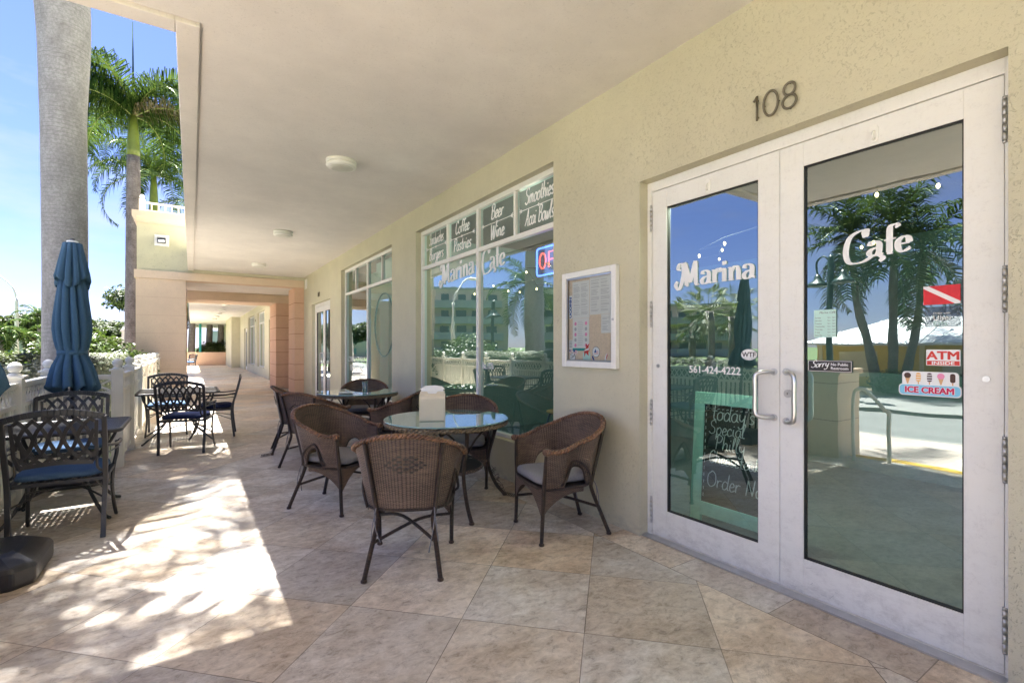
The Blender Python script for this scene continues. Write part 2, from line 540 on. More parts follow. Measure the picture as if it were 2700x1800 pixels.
def trunkmat(name, lo, hi, ring, rs=0.09, dist=0.15):
    t = NT(name)
    p = t.pos()
    x, y, z = t.xyz(p)
    nz = t.math('ADD', z, t.math('MULTIPLY', t.noise(t.scaled(p, (1, 1, 0.6)), 3.0, 4), dist))
    f = t.math('FRACT', t.math('DIVIDE', nz, rs))
    r = t.ramp(f, [(0.0, (1, 1, 1)), (0.10, (0, 0, 0)), (0.93, (0, 0, 0)), (1.0, (0.7, 0.7, 0.7))])
    rm = t.math('MULTIPLY', r, t.ramp(t.noise(t.scaled(p, (.8, .8, 5)), 1.3, 3, 0.6), [(0.36, (0.1, 0.1, 0.1)), (0.62, (1, 1, 1))]))
    n = t.noise(t.scaled(p, (3, 3, 1.5)), 2.4, 8, 0.75)
    n2 = t.noise(t.scaled(p, (1, 1, 1), (0.6, 0.5, 0.3)), 38, 6, 0.7)
    col = t.ramp(n, [(0.35, lo), (0.62, hi)])
    col = t.mix(t.math('MULTIPLY', rm, 0.8), col, ring)
    col = t.mix(t.math('MULTIPLY', t.ramp(n2, [(0.42, (1, 1, 1)), (0.56, (0, 0, 0))]), 0.35), col, ring)
    t.bsdf(col, 0.8, n2, 0.25, 0.006)
    M[name] = t.m


trunkmat('royal_trunk', (0.25, 0.245, 0.23), (0.38, 0.375, 0.355), (0.12, 0.115, 0.105), 0.05, 0.03)
trunkmat('palm_trunk', (0.12, 0.10, 0.09), (0.28, 0.25, 0.23), (0.06, 0.045, 0.04), 0.075, 0.05)
plain('bark', (0.10, 0.075, 0.05), 0.9, 0.3, 5)


# ------------------------------------------------------------------ mesh builder
class MB:
    def __init__(s):
        s.v, s.f, s.m, s.uv, s.sm = [], [], [], [], []

    def face(s, ids, m=0, uv=None, sm=False):
        s.f.append(tuple(ids))
        s.m.append(m)
        s.uv.append(uv)
        s.sm.append(sm)

    def quad(s, a, b, c, d, m=0, uv=None, sm=False):
        n = len(s.v)
        s.v += [tuple(a), tuple(b), tuple(c), tuple(d)]
        s.face((n, n + 1, n + 2, n + 3), m, uv, sm)
        return s

    def poly(s, pts, m=0):
        n = len(s.v)
        s.v += [tuple(p) for p in pts]
        s.face(range(n, n + len(pts)), m)
        return s

    def box(s, x0, x1, y0, y1, z0, z1, m=0):
        n = len(s.v)
        s.v += [(x0, y0, z0), (x1, y0, z0), (x1, y1, z0), (x0, y1, z0), (x0, y0, z1), (x1, y0, z1), (x1, y1, z1), (x0, y1, z1)]
        for q in ((0, 3, 2, 1), (4, 5, 6, 7), (0, 1, 5, 4), (1, 2, 6, 5), (2, 3, 7, 6), (3, 0, 4, 7)):
            s.face([n + i for i in q], m)
        return s

    def bar(s, a, b, w, h, m=0, up=(0, 0, 1)):
        """rectangular bar from a to b"""
        a, b = Vector(a), Vector(b)
        d = (b - a).normalized()
        r = d.cross(Vector(up))
        if r.length < 1e-5:
            r = d.cross(Vector((0, 1, 0)))
        r.normalize()
        u = r.cross(d)
        n = len(s.v)
        for p in (a, b):
            for q in ((-1, -1), (1, -1), (1, 1), (-1, 1)):
                s.v.append(tuple(p + r * (q[0] * w / 2) + u * (q[1] * h / 2)))
        for q in ((3, 2, 1, 0), (4, 5, 6, 7), (0, 1, 5, 4), (1, 2, 6, 5), (2, 3, 7, 6), (3, 0, 4, 7)):
            s.face([n + i for i in q], m)
        return s

    def tube(s, path, r, seg=8, m=0, closed=False, caps=True, ell=1.0, sm=True):
        P = [Vector(p) for p in path]
        N = len(P)
        rr = r if hasattr(r, '__len__') else [r] * N
        T = []
        for i in range(N):
            if closed:
                d = P[(i + 1) % N] - P[i - 1]
            else:
                d = P[min(i + 1, N - 1)] - P[max(i - 1, 0)]
            T.append(d.normalized() if d.length > 1e-9 else Vector((0, 0, 1)))
        nrm = Vector((0, 0, 1)) if abs(T[0].z) < 0.9 else Vector((1, 0, 0))
        nrm = (nrm - T[0] * nrm.dot(T[0])).normalized()
        n0 = len(s.v)
        L = 0
        Ls = []
        for i in range(N):
            if i:
                nrm = nrm - T[i] * nrm.dot(T[i])
                if nrm.length < 1e-6:
                    nrm = T[i].orthogonal()
                nrm.normalize()
                L += (P[i] - P[i - 1]).length
            Ls.append(L)
            bi = T[i].cross(nrm)
            for k in range(seg):
                a = 2 * pi * k / seg
                s.v.append(tuple(P[i] + (nrm * cos(a) + bi * sin(a) * ell) * rr[i]))
        rng = N if closed else N - 1
        for i in range(rng):
            j = (i + 1) % N
            la, lb = Ls[i], (Ls[j] if j else L + (P[0] - P[-1]).length)
            for k in range(seg):
                k2 = (k + 1) % seg
                c = 2 * pi * max(rr[i], 1e-4) / seg
                s.face((n0 + i * seg + k, n0 + i * seg + k2, n0 + j * seg + k2, n0 + j * seg + k), m,
                       ((k * c, la), ((k + 1) * c, la), ((k + 1) * c, lb), (k * c, lb)), sm)
        if caps and not closed:
            s.face([n0 + k for k in range(seg)][::-1], m)
            s.face([n0 + (N - 1) * seg + k for k in range(seg)], m)
        return s

    def lathe(s, prof, c=(0, 0, 0), seg=20, m=0, sm=True, sx=1.0, sy=1.0):
        """prof: list of (r, z)"""
        n0 = len(s.v)
        for r, z in prof:
            for k in range(seg):
                a = 2 * pi * k / seg
                s.v.append((c[0] + r * cos(a) * sx, c[1] + r * sin(a) * sy, c[2] + z))
        for i in range(len(prof) - 1):
            for k in range(seg):
                k2 = (k + 1) % seg
                s.face((n0 + i * seg + k, n0 + i * seg + k2, n0 + (i + 1) * seg + k2, n0 + (i + 1) * seg + k), m,
                       ((k / seg, prof[i][1]), ((k + 1) / seg, prof[i][1]), ((k + 1) / seg, prof[i + 1][1]), (k / seg, prof[i + 1][1])), sm)
        s.face([n0 + k for k in range(seg)][::-1], m)
        s.face([n0 + (len(prof) - 1) * seg + k for k in range(seg)], m)
        return s

    def prism(s, pts, o, ux, uy, un, th, m=0):
        """2D outline extruded along un"""
        o, ux, uy, un = map(Vector, (o, ux, uy, un))
        n = len(s.v)
        k = len(pts)
        for d in (0, th):
            for a, b in pts:
                s.v.append(tuple(o + ux * a + uy * b + un * d))
        s.face([n + i for i in range(k)], m)
        s.face([n + k + i for i in range(k)][::-1], m)
        for i in range(k):
            j = (i + 1) % k
            s.face((n + i, n + j, n + k + j, n + k + i), m)
        return s

    def cushion(s, x0, x1, y0, y1, z0, z1, m=0, n=10, puff=0.35, taper=0.0):
        """soft box with rounded edges"""
        g = len(s.v)
        hx, hy, hz = (x1 - x0) / 2, (y1 - y0) / 2, (z1 - z0) / 2
        cx, cy, cz = (x0 + x1) / 2, (y0 + y1) / 2, (z0 + z1) / 2

        def spow(t, e):
            return math.copysign(abs(t) ** e, t)
        rings, seg = 9, 36
        for i in range(rings + 1):
            ph = -pi / 2 + pi * i / rings
            for k in range(seg):
                th = 2 * pi * k / seg
                ce = spow(cos(ph), 0.28)
                X = hx * ce * spow(cos(th), 0.32)
                Y = hy * ce * spow(sin(th), 0.32)
                Z = hz * spow(sin(ph), 0.7)
                X *= 1 - taper * (0.5 - Y / hy / 2)
                Z += 0.12 * hz * sin(X * 31) * cos(Y * 27)
                s.v.append((cx + X, cy + Y, cz + Z))
        for i in range(rings):
            for k in range(seg):
                k2 = (k + 1) % seg
                s.face((g + i * seg + k, g + i * seg + k2, g + (i + 1) * seg + k2, g + (i + 1) * seg + k), m, None, True)
        return s

    def mesh(s, name, mats, off=(0, 0, 0), keep=None):
        me = bpy.data.meshes.new(name)
        ox, oy, oz = off
        me.from_pydata([(a - ox, b - oy, c - oz) for a, b, c in s.v], [], s.f)
        for mt in mats:
            me.materials.append(M[mt])
        me.polygons.foreach_set('material_index', s.m)
        me.polygons.foreach_set('use_smooth', s.sm)
        if any(u is not None for u in s.uv):
            ul = me.uv_layers.new(name='UVMap')
            flat = []
            for f, u in zip(s.f, s.uv):
                if u is None:
                    flat += [0.0, 0.0] * len(f)
                else:
                    for q in u:
                        flat += [q[0], q[1]]
            ul.data.foreach_set('uv', flat)
        me.update()
        return me


ROOT = {}


def tag(o, label=None, cat=None, group=None, kind=None):
    if label:
        o['label'] = label
    if cat:
        o['category'] = cat
    if group:
        o['group'] = group
    if kind:
        o['kind'] = kind
    return o


def empty(name, loc, label, cat, group=None, rz=0.0):
    o = bpy.data.objects.new(name, None)
    COL.objects.link(o)
    o.location = loc
    o.rotation_euler = (0, 0, rz)
    o.empty_display_size = 0.1
    ROOT[o] = tuple(loc)
    return tag(o, label, cat, group)


def part(name, mb, mats, parent, world=True, bevel=0, label=None, solid=0):
    """one mesh object under its thing; world=True: the shape is given in world coordinates"""
    off = ROOT.get(parent, (0, 0, 0)) if world else (0, 0, 0)
    mats = mats if isinstance(mats, (list, tuple)) else [mats]
    o = bpy.data.objects.new(name, mb.mesh(name, mats, off))
    COL.objects.link(o)
    o.parent = parent
    ROOT[o] = ROOT.get(parent, (0, 0, 0)) if world else (0, 0, 0)
    if bevel:
        b = o.modifiers.new('bevel', 'BEVEL')
        b.width = bevel
        b.segments = 2
        b.limit_method = 'ANGLE'
    if label:
        o['label'] = label
    return o


def top(name, mb, mats, label, cat, group=None, kind=None, bevel=0):
    mats = mats if isinstance(mats, (list, tuple)) else [mats]
    xs, ys, zs = zip(*mb.v)
    off = ((min(xs) + max(xs)) / 2, (min(ys) + max(ys)) / 2, min(zs))
    if kind == 'structure':
        off = (0, 0, 0)
    o = bpy.data.objects.new(name, mb.mesh(name, mats, off))
    COL.objects.link(o)
    o.location = off
    ROOT[o] = off
    if bevel:
        b = o.modifiers.new('bevel', 'BEVEL')
        b.width = bevel
        b.segments = 2
        b.limit_method = 'ANGLE'
    return tag(o, label, cat, group, kind)


def kids(o):
    return [c for c in bpy.data.objects if c.parent == o]


def copy_tree(o, loc, rz, label, group=None, swap=None):
    def rec(q, par):
        c = q.copy()
        COL.objects.link(c)
        c.parent = par
        for ch in kids(q):
            rec(ch, c)
        return c
    chs = kids(o)
    c = o.copy()
    COL.objects.link(c)
    c.location = loc
    c.rotation_euler = (0, 0, rz)
    c['label'] = label
    if group:
        c['group'] = group
    for ch in chs:
        rec(ch, c)
    return c


# ------------------------------------------------------------------ lettering
def catmull(pts, n=7, closed=False):
    P = [Vector((*p, 0)) if len(p) == 2 else Vector(p) for p in pts]
    out = []
    N = len(P)
    if N == 2:
        return [P[0].lerp(P[1], i / n) for i in range(n + 1)]
    rng = N if closed else N - 1
    for i in range(rng):
        if closed:
            p0, p1, p2, p3 = P[i - 1], P[i], P[(i + 1) % N], P[(i + 2) % N]
        else:
            p0, p1, p2, p3 = P[max(i - 1, 0)], P[i], P[i + 1], P[min(i + 2, N - 1)]
        for k in range(n):
            t = k / n
            out.append(0.5 * ((2 * p1) + (p2 - p0) * t + (2 * p0 - 5 * p1 + 4 * p2 - p3) * t * t + (3 * p1 - p0 - 3 * p2 + p3) * t ** 3))
    if not closed:
        out.append(P[-1])
    return out


GL = {
    ' ': (.3, []),
    'a': (.46, [[(.38, .42), (.22, .5), (.06, .35), (.06, .12), (.2, 0), (.34, .12), (.38, .46)], [(.38, .48), (.38, .12), (.5, .02)]]),
    'b': (.44, [[(.08, .95), (.08, .05)], [(.08, .3), (.24, .5), (.4, .34), (.34, .06), (.18, 0), (.08, .1)]]),
    'c': (.38, [[(.34, .4), (.22, .5), (.06, .32), (.08, .1), (.2, 0), (.4, .1)]]),
    'd': (.48, [[(.38, .4), (.2, .5), (.06, .3), (.1, .05), (.25, .02), (.38, .2)], [(.42, .95), (.39, .12), (.5, .02)]]),
    'e': (.38, [[(.06, .22), (.3, .30), (.28, .45), (.16, .49), (.06, .25), (.12, .02), (.24, 0), (.4, .12)]]),
    'f': (.32, [[(.40, .82), (.30, .95), (.19, .8), (.16, .3), (.15, 0)], [(.02, .46), (.34, .48)]]),
    'g': (.46, [[(.38, .42), (.22, .5), (.06, .3), (.14, .03), (.32, .15), (.38, .46)], [(.39, .48), (.34, -.2), (.18, -.35), (.04, -.22), (.2, -.08), (.5, .08)]]),
    'h': (.46, [[(.1, .95), (.08, 0)], [(.09, .25), (.24, .5), (.36, .4), (.36, .08), (.48, .02)]]),
    'i': (.24, [[(.1, .48), (.1, .1), (.24, .02)], [(.11, .66), (.12, .74)]]),
    'k': (.42, [[(.1, .95), (.08, 0)], [(.36, .5), (.12, .24), (.4, 0)]]),
    'l': (.24, [[(.04, .2), (.2, .8), (.14, .95), (.08, .7), (.1, .08), (.26, .02)]]),
    'm': (.68, [[(.06, .48), (.06, 0)], [(.07, .28), (.2, .5), (.3, .38), (.3, 0)], [(.31, .28), (.44, .5), (.54, .38), (.54, .08), (.68, .02)]]),
    'n': (.48, [[(.06, .48), (.06, 0)], [(.07, .28), (.22, .5), (.34, .38), (.34, .08), (.48, .02)]]),
    'o': (.44, [[(.24, .5), (.06, .35), (.08, .08), (.22, 0), (.38, .14), (.36, .4), (.22, .5)], [(.34, .42), (.48, .44)]]),
    'p': (.46, [[(.08, .48), (.06, -.35)], [(.08, .3), (.24, .5), (.4, .34), (.34, .06), (.18, 0), (.08, .12)]]),
    'r': (.36, [[(.06, .48), (.08, 0)], [(.08, .28), (.18, .46), (.34, .44)]]),
    's': (.36, [[(.32, .42), (.2, .5), (.08, .4), (.14, .28), (.3, .16), (.24, .02), (.06, .04)]]),
    't': (.32, [[(.16, .85), (.14, .12), (.32, .02)], [(.0, .52), (.32, .55)]]),
    'u': (.48, [[(.06, .48), (.08, .1), (.2, 0), (.36, .16), (.38, .46)], [(.39, .48), (.38, .1), (.5, .02)]]),
    'w': (.6, [[(.04, .48), (.1, .05), (.2, .02), (.3, .4), (.36, .04), (.46, .04), (.56, .48)]]),
    'y': (.46, [[(.06, .48), (.08, .2), (.22, .1), (.36, .28)], [(.38, .48), (.34, -.18), (.16, -.34), (.04, -.22)]]),
    "'": (.16, [[(.08, .95), (.05, .75)]]),
    '1': (.34, [[(.04, .78), (.18, .95), (.18, 0)]]),
    '0': (.56, [[(.28, .97), (.06, .72), (.06, .25), (.28, 0), (.5, .25), (.5, .72), (.28, .97)]]),
    '8': (.5, [[(.25, .52), (.08, .7), (.25, .97), (.42, .7), (.25, .52), (.04, .25), (.25, 0), (.46, .25), (.25, .52)]]),
    'S': (.56, [[(.5, .78), (.36, .97), (.14, .84), (.16, .6), (.42, .42), (.46, .14), (.24, 0), (.02, .14)]]),
    'B': (.56, [[(.12, .92), (.1, 0)], [(.0, .78), (.2, .97), (.44, .86), (.36, .58), (.14, .52)], [(.16, .52), (.46, .44), (.44, .08), (.2, 0), (.06, .08)]]),
    'C': (.52, [[(.46, .76), (.34, .97), (.1, .75), (.06, .25), (.24, 0), (.5, .16)]]),
    'P': (.52, [[(.14, .92), (.1, 0)], [(.0, .76), (.22, .97), (.48, .84), (.38, .52), (.14, .46)]]),
    'W': (.74, [[(.02, .95), (.14, .05), (.2, .02), (.36, .82), (.44, .04), (.52, .04), (.72, .97)]]),
    'A': (.6, [[(.0, .02), (.16, .3), (.38, .97)], [(.38, .97), (.46, .08), (.58, .02)], [(.12, .38), (.48, .4)]]),
    'O': (.66, [[(.32, .97), (.06, .7), (.08, .2), (.32, 0), (.58, .25), (.54, .75), (.3, .97), (.2, .85)]]),
    'N': (.6, [[(.06, 0), (.1, .9)], [(.1, .9), (.44, .04)], [(.44, .04), (.5, .97)]]),
    'E': (.48, [[(.42, .86), (.22, .97), (.08, .76), (.24, .54)], [(.24, .54), (.04, .3), (.18, 0), (.44, .12)]]),
    # display caps with swashes
    'M~': (.86, [[(-.22, .22), (-.3, .05), (-.16, -.12), (-.02, .1), (.08, .55), (.04, .86), (-.1, .92), (-.18, .74), (-.04, .66)],
                 [(.1, .95), (.22, .1), (.2, 0)], [(.14, .95), (.4, .12)], [(.4, .12), (.62, .95)], [(.64, .95), (.66, .1), (.8, .02)]]),
    'C~': (.66, [[(.62, .72), (.5, .98), (.12, .8), (-.02, .3), (.1, -.12), (.5, -.16), (.9, .02), (1.14, -.1), (1.04, -.22)], [(.62, .72), (.66, 1.02)]]),
    'a~': (.50, [[(.37, .29), (.18, .25), (.07, .13), (.14, .01), (.28, .03), (.37, .14)], [(.09, .37), (.12, .47), (.24, .5), (.37, .40), (.38, .1), (.49, .01)]]),
    'r~': (.40, [[(.12, .49), (.12, .01)], [(.0, .475), (.12, .475)], [(.02, .02), (.24, .02)], [(.14, .32), (.22, .47), (.34, .49), (.36, .37)]]),
    'i~': (.28, [[(.13, .49), (.13, .01)], [(.01, .475), (.13, .475)], [(.02, .02), (.25, .02)], [(.13, .62), (.13, .76)]]),
    'n~': (.56, [[(.12, .49), (.12, .01)], [(.0, .475), (.12, .475)], [(.02, .02), (.23, .02)], [(.14, .34), (.25, .48), (.36, .47), (.42, .34)], [(.42, .38), (.42, .01)], [(.32, .02), (.54, .02)]]),
    'e~': (.46, [[(.08, .27), (.39, .27)], [(.39, .27), (.35, .44), (.23, .5), (.08, .38), (.07, .14), (.20, .0), (.42, .10)]]),
    'f~': (.36, [[(.44, .86), (.36, .98), (.2, .9), (.18, .5), (.18, .02)], [(.02, .48), (.36, .5)], [(.1, 0), (.28, 0)]]),
}


def strokes(mb, text, o, ux, uy, un, size, wmin, wmax, m=0, shear=0.0, rise=0.0, sp=0.0, seed=0, xs=1.0):
    """pen lettering: a ribbon whose width follows a broad nib; o = left end of the baseline"""
    o, ux, uy, un = map(Vector, (o, ux, uy, un))
    x = 0.0
    dep = 0.0
    i = 0
    while i < len(text):
        key = text[i]
        if i + 1 < len(text) and text[i + 1] == '~':
            key += '~'
            i += 1
        i += 1
        adv, sts = GL[key]
        for st in sts:
            P = catmull(st, 7)
            L = []
            for k, p in enumerate(P):
                a, b = P[max(k - 1, 0)], P[min(k + 1, len(P) - 1)]
                d = (b - a)
                d.normalize()
                w = (wmin + (wmax - wmin) * abs(d.y) ** 1.5) * 0.5
                if k in (0, len(P) - 1):
                    w *= 0.7
                L.append((p, Vector((-d.y, d.x, 0)), w))
            for k in range(len(L) - 1):
                q = []
                for (p, nn, w), sg in ((L[k], 1), (L[k], -1), (L[k + 1], -1), (L[k + 1], 1)):
                    X = p.x + x + nn.x * w * sg
                    Y = p.y + nn.y * w * sg
                    X = X * xs + shear * Y
                    q.append(o + ux * (X * size) + uy * ((Y + rise * X) * size) + un * dep)
                mb.quad(*q, m)
                dep += 0.000004
        x += adv + sp
    return x * size * xs


def swidth(text, size, sp=0.0):
    x = 0
    i = 0
    while i < len(text):
        k = text[i]
        if i + 1 < len(text) and text[i + 1] == '~':
            k += '~'
            i += 1
        i += 1
        x += GL[k][0] + sp
    return x * size


def letters(mb, text, o, ux, uy, un, size, m=0, bold=0.0, shear=0.0, sx=1.0, align='LEFT', depth=0.0, rise=0.0):
    """plain lettering from Blender's own font"""
    cu = bpy.data.curves.new('t', 'FONT')
    cu.body = text
    cu.size = size
    cu.offset = bold
    cu.shear = shear
    cu.align_x = align
    cu.resolution_u = 3
    cu.extrude = depth
    ob = bpy.data.objects.new('t', cu)
    COL.objects.link(ob)
    me = bpy.data.meshes.new_from_object(ob.evaluated_get(bpy.context.evaluated_depsgraph_get()))
    o, ux, uy, un = map(Vector, (o, ux, uy, un))
    n = len(mb.v)
    for v in me.vertices:
        mb.v.append(tuple(o + ux * (v.co.x * sx) + uy * (v.co.y + rise * v.co.x) + un * (v.co.z + depth)))
    for p in me.polygons:
        mb.face([n + i for i in p.vertices], m)
    bpy.data.objects.remove(ob)
    bpy.data.meshes.remove(me)
    bpy.data.curves.remove(cu)


def boldletters(mb, text, o, ux, uy, un, size, w=.001, **kw):
    k = 0
    for dx, dy in ((0, 0), (w, 0), (-w, 0), (0, w * .7), (0, -w * .7), (w * .7, w * .5), (-w * .7, -w * .5), (w * .7, -w * .5), (-w * .7, w * .5)):
        p = Vector(o) + Vector(ux) * dx + Vector(uy) * dy + Vector(un) * (k * .00005)
        letters(mb, text, p, ux, uy, un, size, **kw)
        k += 1


WU, WV, WN = (0, -1, 0), (0, 0, 1), (-1, 0, 0)      # a sign on the shop wall: right, up, outwards


def wplate(mb, y_left, y_right, z0, z1, x, th=0.001, m=0, r=0.0):
    """thin rounded plate facing -X"""
    w, h = y_left - y_right, z1 - z0
    pts = []
    if r:
        for cx, cz, a0 in ((w - r, h - r, 0), (r, h - r, 90), (r, r, 180), (w - r, r, 270)):
            for k in range(5):
                a = radians(a0 + k * 22.5)
                pts.append((cx + r * cos(a), cz + r * sin(a)))
    else:
        pts = [(0, 0), (w, 0), (w, h), (0, h)]
    mb.prism(pts, (x, y_left, z0), WU, WV, WN, th, m)


def disc(mb, y, z, r, x, th=0.001, m=0, sy=1.0, n=24):
    mb.prism([(r * cos(2 * pi * k / n), r * sy * sin(2 * pi * k / n)) for k in range(n)], (x, y, z), WU, WV, WN, th, m)


# ================================================================== SETTING
XW, XG = 2.70, 2.78            # face of the shop wall, face of the frames
CE = 3.35                      # soffit
TE = -1.27                     # terrace edge
XE = -0.083                    # outer edge of the slab beyond the corner
YC = 3.71                      # slab corner
YP = 15.0                      # portal

top('ground', MB().quad((-600, -600, -.19), (600, -600, -.19), (600, 900, -.19), (-600, 900, -.19)), 'lawn',
    None, None, kind='structure')
f = MB()
f.box(TE, 2.46, -4, 7.2, -.12, 0)
f.box(TE - .1, TE, 3.3, 7.2, -.12, 0)
f.box(-.78, 2.46, 7.2, 60, -.12, 0)
top('terrace_floor', f, 'travertine', None, None, kind='structure')
top('floor_border', MB().box(2.462, 2.9, -4, 60, -.12, 0), 'travertine_border', None, None, kind='structure')
top('step_edge', MB().box(TE - .17, TE - .001, -4, 3.3, -.14, .002), 'yellow_paint', None, None, kind='structure')
top('pavement', MB().box(-4.3, TE - .172, -30, 40, -.3, -.15), 'pavers', None, None, kind='structure')
top('far_pavement', MB().box(-11.8, -8.301, -30, 40, -.3, -.105), 'kerb', None, None, kind='structure')
top('planting_bed', MB().box(-15.6, -11.801, -30, 11, -.3, -.12), 'bark', None, None, kind='structure')
top('kerb', MB().box(-4.45, -4.302, -30, 40, -.3, -.148).box(-8.3, -8.15, -30, 40, -.3, -.10), 'kerb', None, None, kind='structure')
top('road', MB().quad((-8.15, -60, -.186), (-4.45, -60, -.186), (-4.45, 90, -.186), (-8.15, 90, -.186)), 'asphalt', None, None, kind='structure')

# ------------------------------------------------------------------ the arcade building
B = empty('arcade_building', (2.7, 15, 0), 'khaki stucco shop building with a covered arcade, peach portal and white framed shopfronts', 'building')
OPEN = [(0.53, 2.43, 0.0, 2.55), (3.43, 6.63, 0.40, 3.02), (7.63, 10.82, 0.42, 3.02), (11.82, 13.87, 0.0, 2.50),
        (20.6, 22.6, 0.0, 2.50), (24.1, 26.9, 0.42, 3.02), (28.15, 31.35, 0.42, 3.02), (32.2, 34.0, 0.0, 2.50), (39.5, 41.6, .42, 3.02)]
w = MB()
y = -4.0
for (a, b, z0, z1) in OPEN:
    w.box(XW, 2.95, y, a, 0, CE)
    if z0 > 0:
        w.box(XW, 2.95, a, b, 0, z0)
    w.box(XW, 2.95, a, b, z1, CE)
    y = b
w.box(XW, 2.95, y, 60, 0, CE)
w.box(2.19, XW - .001, 36.9, 43, 0, CE)
part('wall', w, 'stucco_green', B)
# inside of the shops
w = MB()
w.box(9.0, 9.2, -1.2, 60, 0, CE)
for yy in (-1.4, 7.0, 11.2, 14.6, 23.2, 36):
    w.box(2.96, 8.99, yy, yy + .15, 0, CE)
part('interior_wall', w, 'interior_wall', B)
part('interior_floor', MB().box(2.902, 9.0, -1.2, 60, -.12, -.002), 'interior_floor', B)
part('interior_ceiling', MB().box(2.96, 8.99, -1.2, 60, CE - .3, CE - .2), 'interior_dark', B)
# the slab over the walk: soffit with a lip along its edge
s = MB()
s.box(.06, 9.2, YC - .1, 17.4, CE, CE + .5)
s.box(-1.45, 9.2, -4, YC - .155, CE, CE + .5)
s.box(.06, 9.2, YC - .155, YC - .1, CE, CE + .5)
part('soffit', s, 'soffit_paint', B)
s = MB()
s.box(XE, .045, YC - .14, 15.0, CE - .022, CE + .52)
s.box(-1.62, XE, YC - .14, YC, CE - .022, CE + .52)
s.box(-1.62, -1.47, -4, YC - .14, CE - .022, CE + .52)
part('soffit_edge', s, 'soffit_band', B, bevel=.006)
# shadow gap between lip and soffit
part('drip_groove', MB().box(.045, .06, YC - .155, 15, CE + .012, CE + .4).box(-1.47, -1.45, -4, YC - .155, CE + .012, CE + .4).box(-1.45, .045, YC - .155, YC - .1405, CE + .012, CE + .4), 'soffit_paint', B)
s = MB()
s.box(-.1, 9.2, 19.0, 60, CE, CE + .5)
part('soffit', s, 'soffit_paint', B)
part('portal_soffit', MB().box(-.12, 2.7, YP + .36, 19.0, 3.06, 3.3), 'soffit_paint', B)
# upper storey set on the slab
s = MB()
s.box(1.2, 9.2, -4, 60, CE + .52, CE + 3.6)
part('upper_wall', s, 'stucco_pale', B)

# portal: outer pier with a trim band and the green block and cornice above
p = MB()
p.box(-1.14, -.12, YP, YP + 1.6, -.15, 3.06)
pier = part('pier', p, 'stucco_peach', B)
g = MB()
for k in range(1, 7):
    z = 3.06 - k * .45
    g.box(-1.141, -.119, YP - .0015, YP + 1.601, z - .005, z)
part('joint', g, 'pier_joint', pier)
p = MB()
p.box(-1.17, XW - .002, YP - .04, YP + .35, 3.062, 3.26)
part('portal_trim', p, 'stucco_peach', B, bevel=.004)
p = MB()
p.box(-1.12, 1.19, YP + .02, YP + 1.6, 3.262, 4.42)
part('portal_wall', p, 'stucco_pale', B)
p = MB()
p.prism([(-.02, 4.422), (-.02, 4.46), (-.10, 4.56), (-.10, 4.70), (.4, 4.70), (.4, 4.422)], (-1.14, YP, 0), (0, 1, 0), (0, 0, 1), (1, 0, 0), 2.3)
p.prism([(0, 4.424), (0, 4.46), (-.07, 4.56), (-.07, 4.698), (.02, 4.698), (.02, 4.424)], (-1.142, YP - .09, 0), (1, 0, 0), (0, 0, 1), (0, 1, 0), 1.7)
part('cornice', p, 'stucco_peach', B)
p = MB()
p.box(XE + .125, XW, YP - .02, YP - .005, CE - .08, CE - .002)
part('stained_strip', p, 'stucco_green', B)


def banded(x0, x1, y0, y1, z1, n):
    q = MB()
    q.box(x0, x1, y0, y1, 0, z1)
    o = part('pilaster', q, 'stucco_peach_dark', B)
    g = MB()
    for k in range(1, n):
        z = z1 * k / n
        g.box(x0 - .003, x1 - .001, y0 - .003, y1 + .003, z - .012, z)
    part('joint', g, 'rust_red', o)


plain('rust_red', (0.30, 0.13, 0.07), 0.8, 0.1)
banded(2.45, XW - .002, YP - .02, YP + 1.0, 3.06, 7)
banded(2.30, XW - .002, 17.48, 18.99, 2.797, 7)
p = MB()
p.box(-.11, 2.699, 17.5, 19.0, 2.80, 3.059)
part('portal_beam', p, 'stucco_peach', B)
p = MB()
p.box(-1.14, -.12, 17.5, 19.0, -.15, 3.06)
part('pier', p, 'stucco_peach', B)
# low wall closing the far end
top('low_wall', MB().box(-3.0, 2.18, 43.0, 43.25, -.15, .98), 'stucco_peach_dark',
    'low terracotta wall closing the far end of the arcade', 'wall')
# corner column carrying the slab at the steps
c = MB().box(-1.60, -.97, 2.78, 3.42, -.15, 1.02)
c.box(-1.63, -.94, 2.75, 3.45, 1.022, 1.09)
PD = empty('low_pillar', (-1.28, 3.1, -.15), 'short peach pillar ending the fence at the steps, seen mirrored in the door', 'pillar')
cc = part('shaft', c, 'stucco_peach', PD)
g = MB()
for k in range(1, 3):
    g.box(-1.602, -.968, 2.778, 3.422, k * .46 - .01, k * .46)
part('joint', g, 'rust_red', cc)


